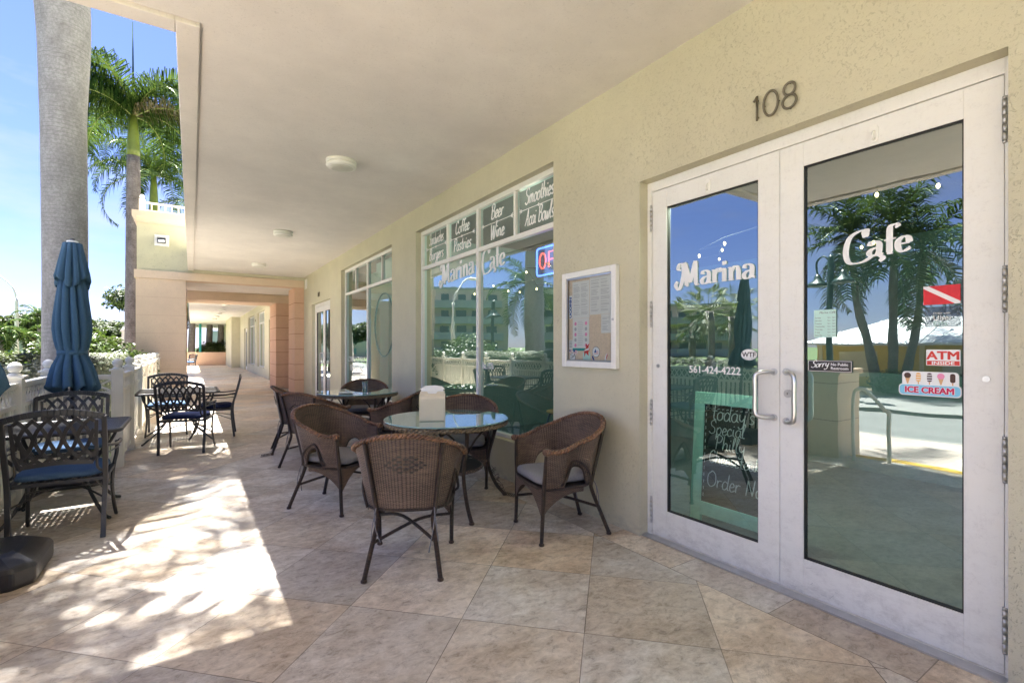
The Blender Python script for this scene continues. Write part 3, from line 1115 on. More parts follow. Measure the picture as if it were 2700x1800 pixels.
# ------------------------------------------------------------------ shop windows
def window(y0, y1, z0, z1, mulls, rail, subs, x=XG):
    fr = MB()
    d = .07
    fw = .055
    fr.box(x, x + d, y0, y0 + fw, z0, z1).box(x, x + d, y1 - fw, y1, z0, z1)
    fr.box(x, x + d, y0 + fw, y1 - fw, z1 - fw, z1).box(x, x + d, y0 + fw, y1 - fw, z0, z0 + fw * .7)
    ys = [y0 + fw] + [q for mu in mulls for q in (mu - .028, mu + .028)] + [y1 - fw]
    for mu in mulls:
        fr.box(x + .002, x + d - .002, mu - .028, mu + .028, z0 + fw * .7, z1 - fw)
    for i in range(0, len(ys), 2):
        fr.box(x + .004, x + d - .004, ys[i], ys[i + 1], rail - .026, rail + .026)
    for sb in subs:
        fr.box(x + .006, x + d - .006, sb - .018, sb + .018, rail + .026, z1 - fw)
    fo = part('window', fr, 'frame_white', B, bevel=.003)
    gl = MB()
    gl.quad((x + .036, y1 - .02, z0 + .02), (x + .036, y0 + .02, z0 + .02), (x + .036, y0 + .02, z1 - .02), (x + .036, y1 - .02, z1 - .02))
    part('glass', gl, 'shop_glass', fo)
    return fo


win1 = window(3.40, 6.63, .40, 3.02, [4.965], 2.49, [4.19, 5.78])
win2 = window(7.60, 10.82, .42, 3.02, [9.23], 2.50, [8.4, 10.03])
window(24.1, 26.9, .42, 3.02, [25.5], 2.5, [24.8, 26.2])
window(28.15, 31.35, .42, 3.02, [29.75], 2.5, [28.95, 30.55])
window(39.5, 41.6, .42, 3.02, [40.5], 2.5, [])

# painted lettering on the cafe window
vin = XG + .030


def centred(mb, txt, yc, z, size, wmin, wmax, x, rise=0.0, shear=.12, sp=0.0, xs=1.0):
    wd = swidth(txt, size, sp) * xs
    strokes(mb, txt, (x, yc + wd / 2, z), WU, WV, WN, size, wmin, wmax, 0, shear, rise, sp, 0, xs)


def arrow(mb, yc, z, wd, x):
    mb.box(x - .001, x, yc - wd / 2, yc + wd / 2, z - .004, z + .004)
    disc(mb, yc, z, .016, x - .001, .001, 0)
    for sg in (-1, 1):
        e = yc + sg * wd / 2
        for k in range(3):
            a = radians(-50 + 50 * k)
            p0 = Vector((x - .002 - k * .0003, e, z))
            p1 = p0 + Vector((0, sg * .035 * cos(a), .035 * sin(a)))
            p2 = p0 + Vector((0, -sg * .022 * cos(a), -.022 * sin(a)))
            mb.bar(p1, p2, .011, .0006, 0, up=(1, 0, 0))


for yc, a, b in ((6.17, 'Sandwiches', 'Burgers'), (5.40, 'Coffee', 'Pastries'), (4.57, 'Beer', 'Wine'), (3.80, 'Smoothies', 'Acai Bowls')):
    q = MB()
    x1 = min(.95, .47 / swidth(a, .165))
    centred(q, a, yc, 2.79, .165, .09, .15, vin, .0, .16, 0, x1)
    x2 = min(.95, .47 / swidth(b, .165))
    centred(q, b, yc, 2.575, .165, .09, .15, vin, .0, .16, 0, x2)
    arrow(q, yc, 2.742, .60, vin)
    part('lettering', q, 'vinyl_white', win1)
q = MB()
strokes(q, 'M~a~r~i~n~a~', (vin, 5.97, 2.20), WU, WV, WN, .285, .05, .20, 0, 0, .05, -.0)
part('lettering', q, 'vinyl_white', win1)
q = MB()
strokes(q, 'C~a~f~e~', (vin, 4.89, 2.24), WU, WV, WN, .245, .05, .20, 0, 0, .03, -.0)
part('lettering', q, 'vinyl_white', win1)
q = MB()
boldletters(q, 'Est. 1776', (vin, 4.90, 1.115), WU, WV, WN, .095, w=.003, sx=.72)
part('lettering', q, 'vinyl_white', win1)
q = MB()
for txt, z, sz in (('Z MANAGEMENT', 1.06, .155), ('SERVICES INC', .88, .155), ('46 SE 6TH STREET', .70, .10)):
    letters(q, txt, (vin, 10.05, z), WU, WV, WN, sz, sx=1.02, align='CENTER')
part('lettering', q, 'vinyl_white', win2)
q = MB()
ring = [(vin, 8.35 + .5 * cos(2 * pi * k / 40), 1.75 + .55 * sin(2 * pi * k / 40)) for k in range(40)]
q.tube(ring, .012, 4, 0, True)
part('oval_emblem', q, 'frosted_film', win2)
part('blind', MB().box(2.95, 2.955, 7.7, 9.2, .45, 2.95).box(3.25, 3.255, 9.25, 10.8, .45, 2.95), 'blind', win2)


# ------------------------------------------------------------------ doors
def door_leaf(y0, y1, z1, hinge_side, main=False):
    """a white framed leaf between y0 < y1; the parts hang on it"""
    x0, x1 = 2.79, 2.835
    st = .126 if main else .11
    a, b = y0 + st, y1 - st
    zb, zt = (.205, z1 - .13)
    d = MB()
    d.box(x0, x1, y0, a, .015, z1).box(x0, x1, b, y1, .015, z1)
    d.box(x0 + .0015, x1 - .0015, a, b, .015, zb).box(x0 + .0015, x1 - .0015, a, b, zt, z1)
    L = part('door', d, 'frame_white', B, bevel=.002)
    t_ = .006
    gs = MB()
    gs.box(x0 + .008, x1 - .006, a, a + t_, zb, zt).box(x0 + .008, x1 - .006, b - t_, b, zb, zt)
    gs.box(x0 + .008, x1 - .006, a + t_, b - t_, zb, zb + t_).box(x0 + .008, x1 - .006, a + t_, b - t_, zt - t_, zt)
    part('gasket', gs, 'rubber', L)
    gl = MB()
    gl.quad((x0 + .02, b, zb), (x0 + .02, a, zb), (x0 + .02, a, zt), (x0 + .02, b, zt))
    part('glass', gl, 'shop_glass', L)
    return L, a, b, zb, zt


def hinge(y, z, par):
    h = MB()
    for k in range(5):
        h.tube([(2.782, y, z - .085 + k * .034 + .001), (2.782, y, z - .085 + (k + 1) * .034 - .001)], .0090, 10)
    h.tube([(2.782, y, z + .085), (2.782, y, z + .095)], .008, 8)
    h.tube([(2.782, y, z - .095), (2.782, y, z - .085)], .008, 8)
    part('hinge', h, 'hinge_steel', par)


def pull(ym, yb, z0, z1, par):
    P = [(2.79, ym, z1), (2.75, ym + (yb - ym) * .35, z1), (2.725, ym + (yb - ym) * .8, z1 - .008), (2.718, yb, z1 - .035),
         (2.718, yb, (z0 + z1) / 2), (2.718, yb, z0 + .035), (2.725, ym + (yb - ym) * .8, z0 + .008), (2.75, ym + (yb - ym) * .35, z0), (2.79, ym, z0)]
    h = MB().tube(catmull(P, 6), .0125, 12)
    for z in (z0, z1):
        h.tube([(2.79, ym, z), (2.786, ym, z)], .02, 14)
    part('handle', h, 'steel', par)


fr = MB()
fr.box(2.783, 2.86, .531, .557, 0, 2.549).box(2.783, 2.86, 2.391, 2.429, 0, 2.549)
fr.box(2.785, 2.86, .557, 2.391, 2.482, 2.549)
fr.box(2.787, 2.86, .557, 2.391, 0, .012)
fr.box(2.838, 2.858, .557, 2.391, 2.45, 2.4815).box(2.838, 2.858, .5575, .575, .0, 2.449).box(2.838, 2.858, 2.373, 2.3905, .0, 2.449)  # strips added behind the leaves to block light leaking through the gaps
part('door_frame', fr, 'frame_white', B, bevel=.002)
LD, la, lb, zb, zt = door_leaf(1.4755, 2.388, 2.478, 1, True)
RD, ra, rb, _, _ = door_leaf(.560, 1.4725, 2.478, 0, True)
part('threshold', MB().box(2.72, 2.90, .53, 2.43, .0005, .010), 'hinge_steel', B)
for z in (2.291, 1.598, .889, .19):
    hinge(2.394, z, LD)
for z in (2.291, 1.598, .899, .20):
    hinge(.556, z, RD)
pull(1.507, 1.578, .957, 1.219, LD)
pull(1.438, 1.360, .944, 1.222, RD)
q = MB()
q.tube([(2.79, 1.425, 1.101), (2.779, 1.425, 1.101)], .022, 18)
q.tube([(2.779, 1.425, 1.101), (2.776, 1.425, 1.101)], .011, 14)
lk = part('lock', q, 'steel', RD)
part('keyhole', MB().box(2.7745, 2.776, 1.4235, 1.4265, 1.095, 1.107), 'rubber', lk)
for yy, par in ((2.337, LD), (.613, RD)):
    q = MB().tube([(2.79, yy, 1.226), (2.784, yy, 1.226)], .013, 14)
    part('door_stop', q, 'steel', par)
for yy, par in ((1.934, LD), (1.016, RD)):
    q = MB()
    wplate(q, yy + .017, yy - .017, 2.36, 2.445, 2.79, .005, 0, .015)
    q.tube(catmull([(2.785, yy, 2.415), (2.772, yy, 2.40), (2.766, yy, 2.385), (2.772, yy, 2.372), (2.785, yy, 2.378)], 5), .006, 8)
    part('hook', q, 'ceramic', par)

vx = 2.79 + .014           # outside face of the door glass lettering
q = MB()
strokes(q, 'M~a~r~i~n~a~', (vx, 2.145, 1.775), WU, WV, WN, .168, .05, .19, 0, 0, .0, -.0)
part('lettering', q, 'vinyl_white', LD)
q = MB()
boldletters(q, '561-424-4222', (vx, 2.088, 1.190), WU, WV, WN, .067, w=.0016, sx=.98)
part('lettering', q, 'vinyl_white', LD)
q = MB()
strokes(q, 'C~a~f~e~', (vx, 1.143, 1.805), WU, WV, WN, .138, .055, .20, 0, 0, .03, -.0)
part('lettering', q, 'vinyl_white', RD)
# WTF oval
q = MB()
disc(q, 1.665, 1.315, .050, vx, .001, 0, .66, 30)
boldletters(q, 'WTF', (vx - .0015, 1.665, 1.302), WU, WV, WN, .040, w=.0013, m=1, align='CENTER')
letters(q, 'Welcome to Florida', (vx - .0015, 1.665, 1.289), WU, WV, WN, .0085, m=1, align='CENTER')
part('sticker', q, ['vinyl_white', 'ink'], LD, label='white oval sticker reading WTF')
# opening hours
q = MB()
wplate(q, 1.298, 1.190, 1.412, 1.558, vx, .0008)
letters(q, 'Marina Café', (vx - .001, 1.272, 1.538), WU, WV, WN, .016, m=1, shear=.2)
for i, dname in enumerate(('Sunday', 'Monday', 'Tuesday', 'Wednesday', 'Thursday', 'Friday', 'Saturday')):
    letters(q, dname, (vx - .001, 1.292, 1.513 - i * .0155), WU, WV, WN, .010, m=1)
    letters(q, '7am - 3pm', (vx - .001, 1.232, 1.513 - i * .0155), WU, WV, WN, .009, m=1)
part('hours_sheet', q, ['paper_mint', 'ink'], RD)
# no public restroom
q = MB()
wplate(q, 1.330, 1.116, 1.229, 1.290, vx, .001)
for (a, b, c_, d_) in ((1.327, 1.119, 1.2315, 1.2335), (1.327, 1.119, 1.2855, 1.2875)):
    wplate(q, a, b, c_, d_, vx - .001, .0006, 1)
wplate(q, 1.327, 1.325, 1.2335, 1.2855, vx - .001, .0006, 1)
wplate(q, 1.121, 1.119, 1.2335, 1.2855, vx - .001, .0006, 1)
strokes(q, 'Sorry', (vx - .0015, 1.314, 1.249), WU, WV, WN, .040, .06, .13, 1, .35, .1)
letters(q, 'No Public', (vx - .0015, 1.216, 1.263), WU, WV, WN, .0205, m=1, bold=.0004)
letters(q, 'Restroom', (vx - .0015, 1.216, 1.243), WU, WV, WN, .0205, m=1, bold=.0004)
part('sticker', q, ['sign_dark', 'vinyl_white'], RD, label='dark sticker reading Sorry No Public Restroom')
# dive flag
q = MB()
wplate(q, .819, .690, 1.552, 1.636, vx, .001)
q.prism([(0, .084), (.018, .084), (.129, .010), (.129, 0), (.111, 0), (0, .074)], (vx - .001, .819, 1.552), WU, WV, WN, .0006, 1)
part('sticker', q, ['flag_red', 'flag_white'], RD, label='red dive flag sticker with a white diagonal')
q = MB()
wplate(q, .815, .690, 1.45, 1.542, vx, .0006)
letters(q, 'Order with', (vx - .001, .785, 1.508), WU, WV, WN, .013, m=1)
letters(q, 'Uber', (vx - .001, .785, 1.480), WU, WV, WN, .033, m=1)
letters(q, 'Eats', (vx - .001, .785, 1.456), WU, WV, WN, .030, m=2)
part('sticker', q, ['smoke_film', 'paper', 'paper_mint'], RD, label='smoky delivery service sticker')
# atm
q = MB()
wplate(q, .809, .690, 1.277, 1.349, vx, .001, 0, .003)
boldletters(q, 'ATM', (vx - .0015, .7495, 1.306), WU, WV, WN, .050, w=.0022, m=1, sx=1.12, align='CENTER')
wplate(q, .806, .693, 1.2795, 1.2985, vx - .001, .0006, 1)
boldletters(q, 'INSIDE', (vx - .0025, .7495, 1.2825), WU, WV, WN, .0185, w=.0008, m=0, sx=1.45, align='CENTER')
part('sticker', q, ['vinyl_white', 'sign_red'], RD, label='red and white sticker reading ATM INSIDE')
# ice cream
q = MB()
wplate(q, .899, .695, 1.160, 1.248, vx, .001, 0, .014)
wplate(q, .912, .686, 1.137, 1.190, vx - .0012, .0005, 0, .016)
wplate(q, .908, .690, 1.141, 1.186, vx - .0018, .0005, 2, .014)
boldletters(q, 'ICE CREAM', (vx - .0025, .799, 1.151), WU, WV, WN, .0385, w=.0040, m=0, sx=.93, align='CENTER')
boldletters(q, 'ICE CREAM', (vx - .0034, .799, 1.151), WU, WV, WN, .0385, w=.0019, m=3, sx=.93, align='CENTER')
cx = .878
for i, (bm, sm_) in enumerate(((7, 5), (6, 0), (5, 0), (7, 4), (5, 5))):
    yy = .878 - i * .0405
    xx = vx - .0012
    if i in (0, 3):
        q.prism([(-.011, .022), (.011, .022), (.002, -.012), (-.002, -.012)], (xx, yy, 1.203), WU, WV, WN, .0008, bm)
        disc(q, yy, 1.229, .013, xx - .0008, .0006, sm_)
    else:
        wplate(q, yy + .009, yy - .009, 1.202, 1.242, xx, .0008, bm, .008)
        if i < 3:
            for k in range(3):
                wplate(q, yy + .0088, yy - .0088, 1.209 + k * .011, 1.213 + k * .011, xx - .0009, .0005, 0)
        wplate(q, yy + .002, yy - .002, 1.190, 1.2015, xx, .0008, 7)
part('sticker', q, ['vinyl_white', 'ink', 'ice_blue', 'berry', 'pink', 'choc', 'orange_ice', 'cone_tan'], RD, label='die cut sticker with ices above the words ICE CREAM')
for ch in kids(RD):
    if ch.name.startswith('sticker') and 'Sorry' not in ch.get('label', ''):
        ch.location.y += .009
# smudges: scuffed kick plate on the right leaf
q = MB()
for k in range(7):
    yy = U(1.18, 1.42)
    zz = U(.03, .17)
    q.bar((2.7885, yy, zz), (2.7885, yy - U(.01, .04), zz + U(-.004, .03)), .0018, .0004, 0, up=(1, 0, 0))
part('scuff', q, 'ink_pale', RD)

# the second shop door, 107
fr = MB()
fr.box(XG, 2.86, 11.82, 11.87, 0, 2.5).box(XG, 2.86, 13.82, 13.87, 0, 2.5).box(XG, 2.86, 11.87, 13.82, 2.41, 2.5)
part('door_frame', fr, 'frame_white', B)
for (a, b, ym, yb) in ((11.872, 12.843, 12.80, 12.72), (12.847, 13.818, 12.89, 12.97)):
    L, *_ = door_leaf(a, b, 2.405, 0)
    pull(ym, yb, .95, 1.22, L)
for y0 in (20.6, 32.2):
    fr = MB()
    fr.box(XG, 2.86, y0, y0 + .05, 0, 2.5).box(XG, 2.86, y0 + 1.75, y0 + 1.8, 0, 2.5).box(XG, 2.86, y0 + .05, y0 + 1.75, 2.41, 2.5)
    part('door_frame', fr, 'frame_white', B)
    door_leaf(y0 + .052, y0 + .90, 2.405, 0)
    door_leaf(y0 + .902, y0 + 1.748, 2.405, 0)

# house numbers
def ell(yc, zc, ry, rz, n=28):
    return [(XW - .016, yc + ry * cos(2 * pi * k / n), zc + rz * sin(2 * pi * k / n)) for k in range(n)]


for ch in '108':
    q = MB()
    if ch == '1':
        q.tube([(XW - .016, 1.566, 2.756), (XW - .016, 1.546, 2.782), (XW - .016, 1.546, 2.645)], .0066, 8)
        fix = ((1.546, 2.665), (1.546, 2.76))
    elif ch == '0':
        q.tube(ell(1.468, 2.713, .040, .068), .0066, 8, closed=True)
        fix = ((1.428, 2.713), (1.508, 2.713))
    else:
        q.tube(ell(1.367, 2.748, .030, .033), .0066, 8, closed=True)
        q.tube(ell(1.367, 2.680, .036, .036), .0066, 8, closed=True)
        fix = ((1.367, 2.781), (1.367, 2.645))
    for fy, fz in fix:
        q.tube([(XW, fy, fz), (XW - .014, fy, fz)], .004, 6)
    part('house_number', q, 'bronze', B)
q = MB()
letters(q, '107', (XW - .001, 13.02, 2.645), WU, WV, WN, .15, bold=.003, align='CENTER', depth=.006)
part('house_number', q, 'bronze', B)
q = MB()
letters(q, '106', (XW - .001, 27.6, 2.645), WU, WV, WN, .15, bold=.003, align='CENTER', depth=.006)
part('house_number', q, 'bronze', B)
q = MB()
q.box(XW - .02, XW - .001, 14.5, 14.75, 3.0, 3.26)
for k in range(6):
    q.box(XW - .026, XW - .021, 14.52, 14.73, 3.02 + k * .038, 3.04 + k * .038)
top('wall_vent', q, 'ceramic', 'small louvred vent high on the wall next to the portal pilaster', 'vent')

# ------------------------------------------------------------------ soffit lights
LLAB = ['round white soffit light nearest the camera', 'second round white soffit light along the arcade', 'third round white soffit light just before the portal',
        'first soffit light beyond the portal', 'second soffit light beyond the portal', 'third soffit light beyond the portal', 'fourth soffit light beyond the portal',
        'fifth soffit light beyond the portal', 'sixth soffit light beyond the portal', 'last soffit light at the far end of the arcade']
L0 = empty('ceiling_light', (0, 0, 0), LLAB[0], 'light', 'round soffit lights along the arcade')
part('base_ring', MB().lathe([(.205, 0), (.205, -.028), (.195, -.034)], seg=32), 'ceramic', L0)
part('lamp_ring', MB().lathe([(.18, -.030), (.195, -.040), (.205, -.062), (.195, -.08), (.165, -.088)], seg=32), 'ceramic', L0)
part('lens', MB().lathe([(.165, -.082), (.15, -.094), (.10, -.100)], seg=32), 'lens_plastic', L0)
L0.scale = (.76, .76, .85)
L0.location = (1.34, 5.36, CE)
L0['label'] = LLAB[0]
for i, (x, y) in enumerate(((1.32, 9.2), (1.34, 13.04), (1.34, 20.9), (1.34, 23.6), (1.34, 26.3), (1.34, 29.5), (1.34, 32.8), (1.34, 36.2), (1.34, 39.6))):
    copy_tree(L0, (x, y, CE), 0, LLAB[i + 1])

# floodlight on the portal wall
FL = empty('floodlight', (-.61, YP, 4.0), 'small black floodlight on a white plate on the portal wall', 'floodlight')
part('back_plate', MB().box(-.77, -.47, YP - .03, YP + .018, 3.88, 4.16), 'ceramic', FL, bevel=.005)
part('housing', MB().prism([(0, 0), (.11, .02), (.11, .11), (0, .15)], (-.71, YP - .031, 3.95), (0, -1, 0), (0, 0, 1), (1, 0, 0), .17), 'black_plastic', FL)
part('lens', MB().box(-.685, -.565, YP - .146, YP - .142, 3.972, 4.012), 'flood_lit', FL)

# roof railing on the portal block
RR = empty('roof_railing', (-1.05, YP + .25, 4.70), 'white railing with a ball topped post on the roof of the portal', 'railing')
q = MB()
part('rail', MB().box(-.95, 1.1, YP + .22, YP + .27, 4.96, 5.00), 'fence_paint', RR)
part('rail', MB().box(-.95, 1.1, YP + .225, YP + .265, 4.76, 4.80), 'fence_paint', RR)
for k in range(14):
    xx = -.84 + k * .14
    part('baluster', MB().box(xx - .014, xx + .014, YP + .23, YP + .26, 4.801, 4.959), 'fence_paint', RR)
q = MB()
q.box(-1.09, -.97, YP + .19, YP + .31, 4.70, 5.05)
q.lathe([(.03, 5.05), (.05, 5.08), (.055, 5.12), (.03, 5.16), (.005, 5.17)], (-1.03, YP + .25, 0), 12)
part('post', q, 'fence_paint', RR)


# ------------------------------------------------------------------ fence of the terrace
def ball(mb, x, y, z, r=.05):
    mb.box(x - .072, x + .072, y - .072, y + .072, z, z + .022)
    mb.lathe([(.055, z + .022), (.04, z + .04), (.022, z + .048)] + [(r * cos(a), z + .048 + r * .85 + r * sin(a)) for a in [radians(d) for d in range(-60, 91, 15)]], (x, y, 0), 16)


FN = empty('terrace_fence', (TE, 7.1, 0), 'cream painted terrace fence with ball topped posts and a band of small crosses', 'fence')


def fence_panel(ax, ay, bx, by, big=False):
    a, b = Vector((ax, ay, 0)), Vector((bx, by, 0))
    d = (b - a)
    L = d.length
    d.normalize()
    z = Vector((0, 0, 1))
    nrm = d.cross(z)
    a2, b2 = a + d * .055, b - d * .055
    L2 = L - .11
    q = MB()
    q.bar(a2 + z * 1.035, b2 + z * 1.035, .075, .030)
    q.bar(a2 + z * 1.0085, b2 + z * 1.0085, .045, .023)
    part('rail', q, 'fence_paint', FN)
    part('rail', MB().bar(a2 + z * .845, b2 + z * .845, .045, .035), 'fence_paint', FN)
    part('rail', MB().bar(a2 + z * .10, b2 + z * .10, .04, .05), 'fence_paint', FN)
    q = MB()
    if big:
        n = 2
        for k in range(n):
            p0, p1 = a2 + d * (L2 * k / n), a2 + d * (L2 * (k + 1) / n)
            q.bar(p0 + z * .866, p1 + z * .994, .016, .022)
            q.bar(p0 + z * .994 + nrm * .002, p1 + z * .866 + nrm * .002, .016, .022)
            if k:
                q.bar(p0 + z * .863, p0 + z * .997, .03, .02, up=nrm)
    else:
        n = max(2, round(L2 / .10))
        for k in range(n):
            p0, p1 = a2 + d * (L2 * (k + .08) / n), a2 + d * (L2 * (k + .92) / n)
            q.bar(p0 + z * .866, p1 + z * .994, .012, .014)
            q.bar(p0 + z * .994 + nrm * .002, p1 + z * .866 + nrm * .002, .012, .014)
    part('cross_band', q, 'fence_paint', FN)
    q = MB()
    n = max(3, round(L2 / .078))
    for k in range(n):
        p0 = a2 + d * (L2 * (k + .5) / n)
        q.bar(p0 + z * .126, p0 + z * .826, .040, .018, up=nrm)
    part('picket', q, 'fence_paint', FN)


def fence_post(x, y, h=1.09):
    q = MB().box(x - .055, x + .055, y - .055, y + .055, 0.0, h)
    o = part('post', q, 'fence_paint', FN, bevel=.003)
    q = MB()
    ball(q, x, y, h)
    part('finial', q, 'fence_paint', o)


FXL, FXR = -1.28, -.70
yl = [3.55, 4.75, 5.90, 7.09]
for y0, y1 in zip(yl[:-1], yl[1:]):
    fence_panel(FXL, y0, FXL, y1)
for y0 in yl:
    fence_post(FXL, y0)
fence_panel(FXL, 7.09, FXR, 7.09, True)
yr = [7.09, 8.33, 9.58, 10.83, 12.08, 13.33, 14.58]
for y0, y1 in zip(yr[:-1], yr[1:]):
    fence_panel(FXR, y0, FXR, y1)
for y0 in yr:
    fence_post(FXR, y0)

# handrail at the steps (seen mirrored in the door)
HR = MB()
HR.tube(catmull([(-1.0, 2.62, 0), (-1.0, 2.62, .5), (-1.0, 2.61, .80), (-1.02, 2.56, .86), (-1.06, 2.50, .84), (-1.17, 2.36, .62), (-1.19, 2.33, .59), (-1.19, 2.33, .3), (-1.19, 2.33, 0)], 6), .021, 10)
top('handrail', HR, 'ceramic', 'short cream tube handrail sloping down beside the corner column', 'handrail')

# ------------------------------------------------------------------ wicker armchair
WK = 'wicker armchairs around the glass topped tables'


def chair_curve(s):
    """plan of the shell at unit size: s in -1..1, front left to front right; returns direction data"""
    a = abs(s)
    sg = 1 if s > 0 else -1
    if a > .62:
        k = (a - .62) / .38
        return sg * 1.0, -.02 + k * .24
    t_ = a / .62 * pi / 2
    return sg * sin(t_), None if False else -.02 - cos(t_)


def shell_pt(s, v):
    """v 0 = seat level, 1 = rim"""
    a = abs(s)
    sg = 1 if s > 0 else -1
    w0, w1 = .262, .332
    b0, b1 = .20, .295
    wv = w0 + (w1 - w0) * v
    bv = b0 + (b1 - b0) * v
    if a > .58:
        k = (a - .58) / .42
        x, y = wv, -.03 + k * (.225 + .01 * v)
        x += .010 * sin(k * pi)
        x -= .030 * k * k * v
    else:
        th = a / .58 * pi / 2
        x, y = wv * sin(th) ** .85, -.03 - bv * cos(th) ** .8
    k = max(0, min(1, (.92 - a) / .92))
    k = k * k * (3 - 2 * k)
    ztop = .650 + .195 * k
    arch = 0
    da = (a - .60) / .155
    if abs(da) < 1:
        arch = .150 * (1 - da * da) ** .5
    zb_ = .385 + (arch if arch else 0)
    # below the rim the back panel comes down to the seat
    return Vector((sg * x, y, zb_ + (ztop - zb_) * v))


def make_wicker():
    c = empty('wicker_armchair', (0, 0, 0), 'x', 'chair', WK)
    N, K = 84, 12
    S_ = []
    for i in range(N + 1):
        S_.append(-1 + 2 * i / N)
    sh = MB()
    ul = 0
    prev = None
    for side in (0, 1):
        base = len(sh.v)
        for i, s_ in enumerate(S_):
            for k in range(K + 1):
                p_ = shell_pt(s_, k / K)
                if side:
                    cxy = Vector((0, -.02, 0))
                    d_ = Vector((p_.x, p_.y + .02, 0))
                    if abs(s_) > .58:
                        d_ = Vector((p_.x, 0, 0))
                    d_.normalize()
                    p_ = p_ - d_ * .012
                sh.v.append(tuple(p_))
        for i in range(N):
            for k in range(K):
                a0 = base + i * (K + 1) + k
                ids = (a0, a0 + K + 1, a0 + K + 2, a0 + 1)
                if side:
                    ids = ids[::-1]
                u0, u1 = i * .0155, (i + 1) * .0155
                z = [sh.v[j][2] for j in (a0, a0 + K + 1, a0 + K + 2, a0 + 1)]
                uvs = ((u0, z[0]), (u1, z[1]), (u1, z[2]), (u0, z[3]))
                sh.face(ids, 0, uvs if not side else uvs[::-1], True)
    h = (N + 1) * (K + 1)
    for i in range(N):
        a0 = i * (K + 1)
        b0 = (i + 1) * (K + 1)
        sh.face((a0, h + a0, h + b0, b0), 0)
    for e in (0, N):
        for k in range(K):
            a0 = e * (K + 1) + k
            sh.face((a0, a0 + 1, h + a0 + 1, h + a0), 0)
    # woven diamond on the back
    for r_ in range(-3, 4):
        wd = 4 - abs(r_)
        for j in range(-wd, wd + 1):
            if (j + r_) % 2:
                continue
            s_ = j * .030
            p_ = shell_pt(s_, .62 + r_ * .035)
            q_ = shell_pt(s_ + .024, .62 + r_ * .035)
            o_ = Vector((0, -.004, 0))
            sh.bar(p_ + o_, q_ + o_, .006, .010)
    part('shell', sh, 'wicker', c, False)
    # braided rim: three strands twisted round the edge
    br = MB()
    rim = [shell_pt(-1 + 2 * i / 240, 1.0) for i in range(241)]
    f0, f1 = rim[0], rim[-1]
    for st in range(3):
        path = []
        Lr = 0
        for i, p_ in enumerate(rim):
            if i:
                Lr += (p_ - rim[i - 1]).length
            tn = (rim[min(i + 1, 240)] - rim[max(i - 1, 0)]).normalized()
            up = Vector((0, 0, 1))
            sd = tn.cross(up).normalized()
            up2 = sd.cross(tn)
            ph = 2 * pi * (Lr / .075 + st / 3)
            path.append(p_ + sd * (.0135 * cos(ph) + .003) + up2 * (.009 * sin(ph)))
        br.tube(path, .0092, 6)
    for q_ in (f0, f1):          # knot where the arm ends
        br.lathe([(.012, -.024), (.026, -.014), (.031, 0), (.026, .014), (.012, .022)], tuple(q_ + Vector((0, .004, 0))), 12)
    part('braided_rim', br, 'wicker_braid', c, False)
    # frame: front posts, rear uprights running into the splayed back legs
    for sg in (-1, 1):
        fl = MB().tube([(sg * .287, .202, .65), (sg * .272, .208, .5), (sg * .255, .21, .38), (sg * .248, .215, .2), (sg * .245, .222, .012)], [.014, .015, .015, .0145, .0135], 8)
        o = part('leg', fl, 'wicker_wrap', c, False)
        part('foot', MB().lathe([(.014, 0), (.019, .004), (.019, .014), (.014, .02)], (sg * .245, .222, 0), 10), 'wicker_wrap', o, False)
        P = [shell_pt(sg * .26, 1.0) + Vector((0, -.012, -.01)), shell_pt(sg * .255, .6) + Vector((0, -.014, 0)), shell_pt(sg * .25, .02) + Vector((0, -.012, 0)),
             Vector((sg * .165, -.215, .32)), Vector((sg * .195, -.275, .15)), Vector((sg * .220, -.325, .012))]
        rl = MB().tube(catmull(P, 4), .0145, 8)
        o = part('leg', rl, 'wicker_wrap', c, False)
        part('foot', MB().lathe([(.014, 0), (.019, .004), (.019, .014), (.014, .02)], (sg * .220, -.325, 0), 10), 'wicker_wrap', o, False)
        arc = MB()
        arc.tube(catmull([shell_pt(sg * .36, .05) + Vector((sg * .01, -.01, -.02)), shell_pt(sg * .46, .16) + Vector((sg * .012, -.012, 0)),
                          shell_pt(sg * .62, .1) + Vector((sg * .012, 0, .02)), shell_pt(sg * .76, .3) + Vector((sg * .010, 0, -.03)), Vector((sg * .262, .09, .40))], 6), .009, 7)
        arc.tube([shell_pt(sg * (.44 + .32 * k / 16), 0) for k in range(17)], .0075, 6)
        part('arm_bracket', arc, 'wicker_wrap', c, False)
    # seat deck, its edge and the cross stretchers
    sd = MB()
    out = [shell_pt(-1 + 2 * i / 40, 0) for i in range(41)]
    pts = [(p_.x * .99, p_.y * .99) for p_ in out] + [(.2, .225), (.1, .24), (0, .245), (-.1, .24), (-.2, .225)]
    sd.prism(pts, (0, 0, .375), (1, 0, 0), (0, 1, 0), (0, 0, 1), .02)
    part('seat', sd, 'wicker', c, False)
    ed = MB()
    ed.tube([(a_, b_, .385) for a_, b_ in pts], .011, 7, closed=True)
    part('seat_edge', ed, 'wicker_wrap', c, False)
    ap = MB()
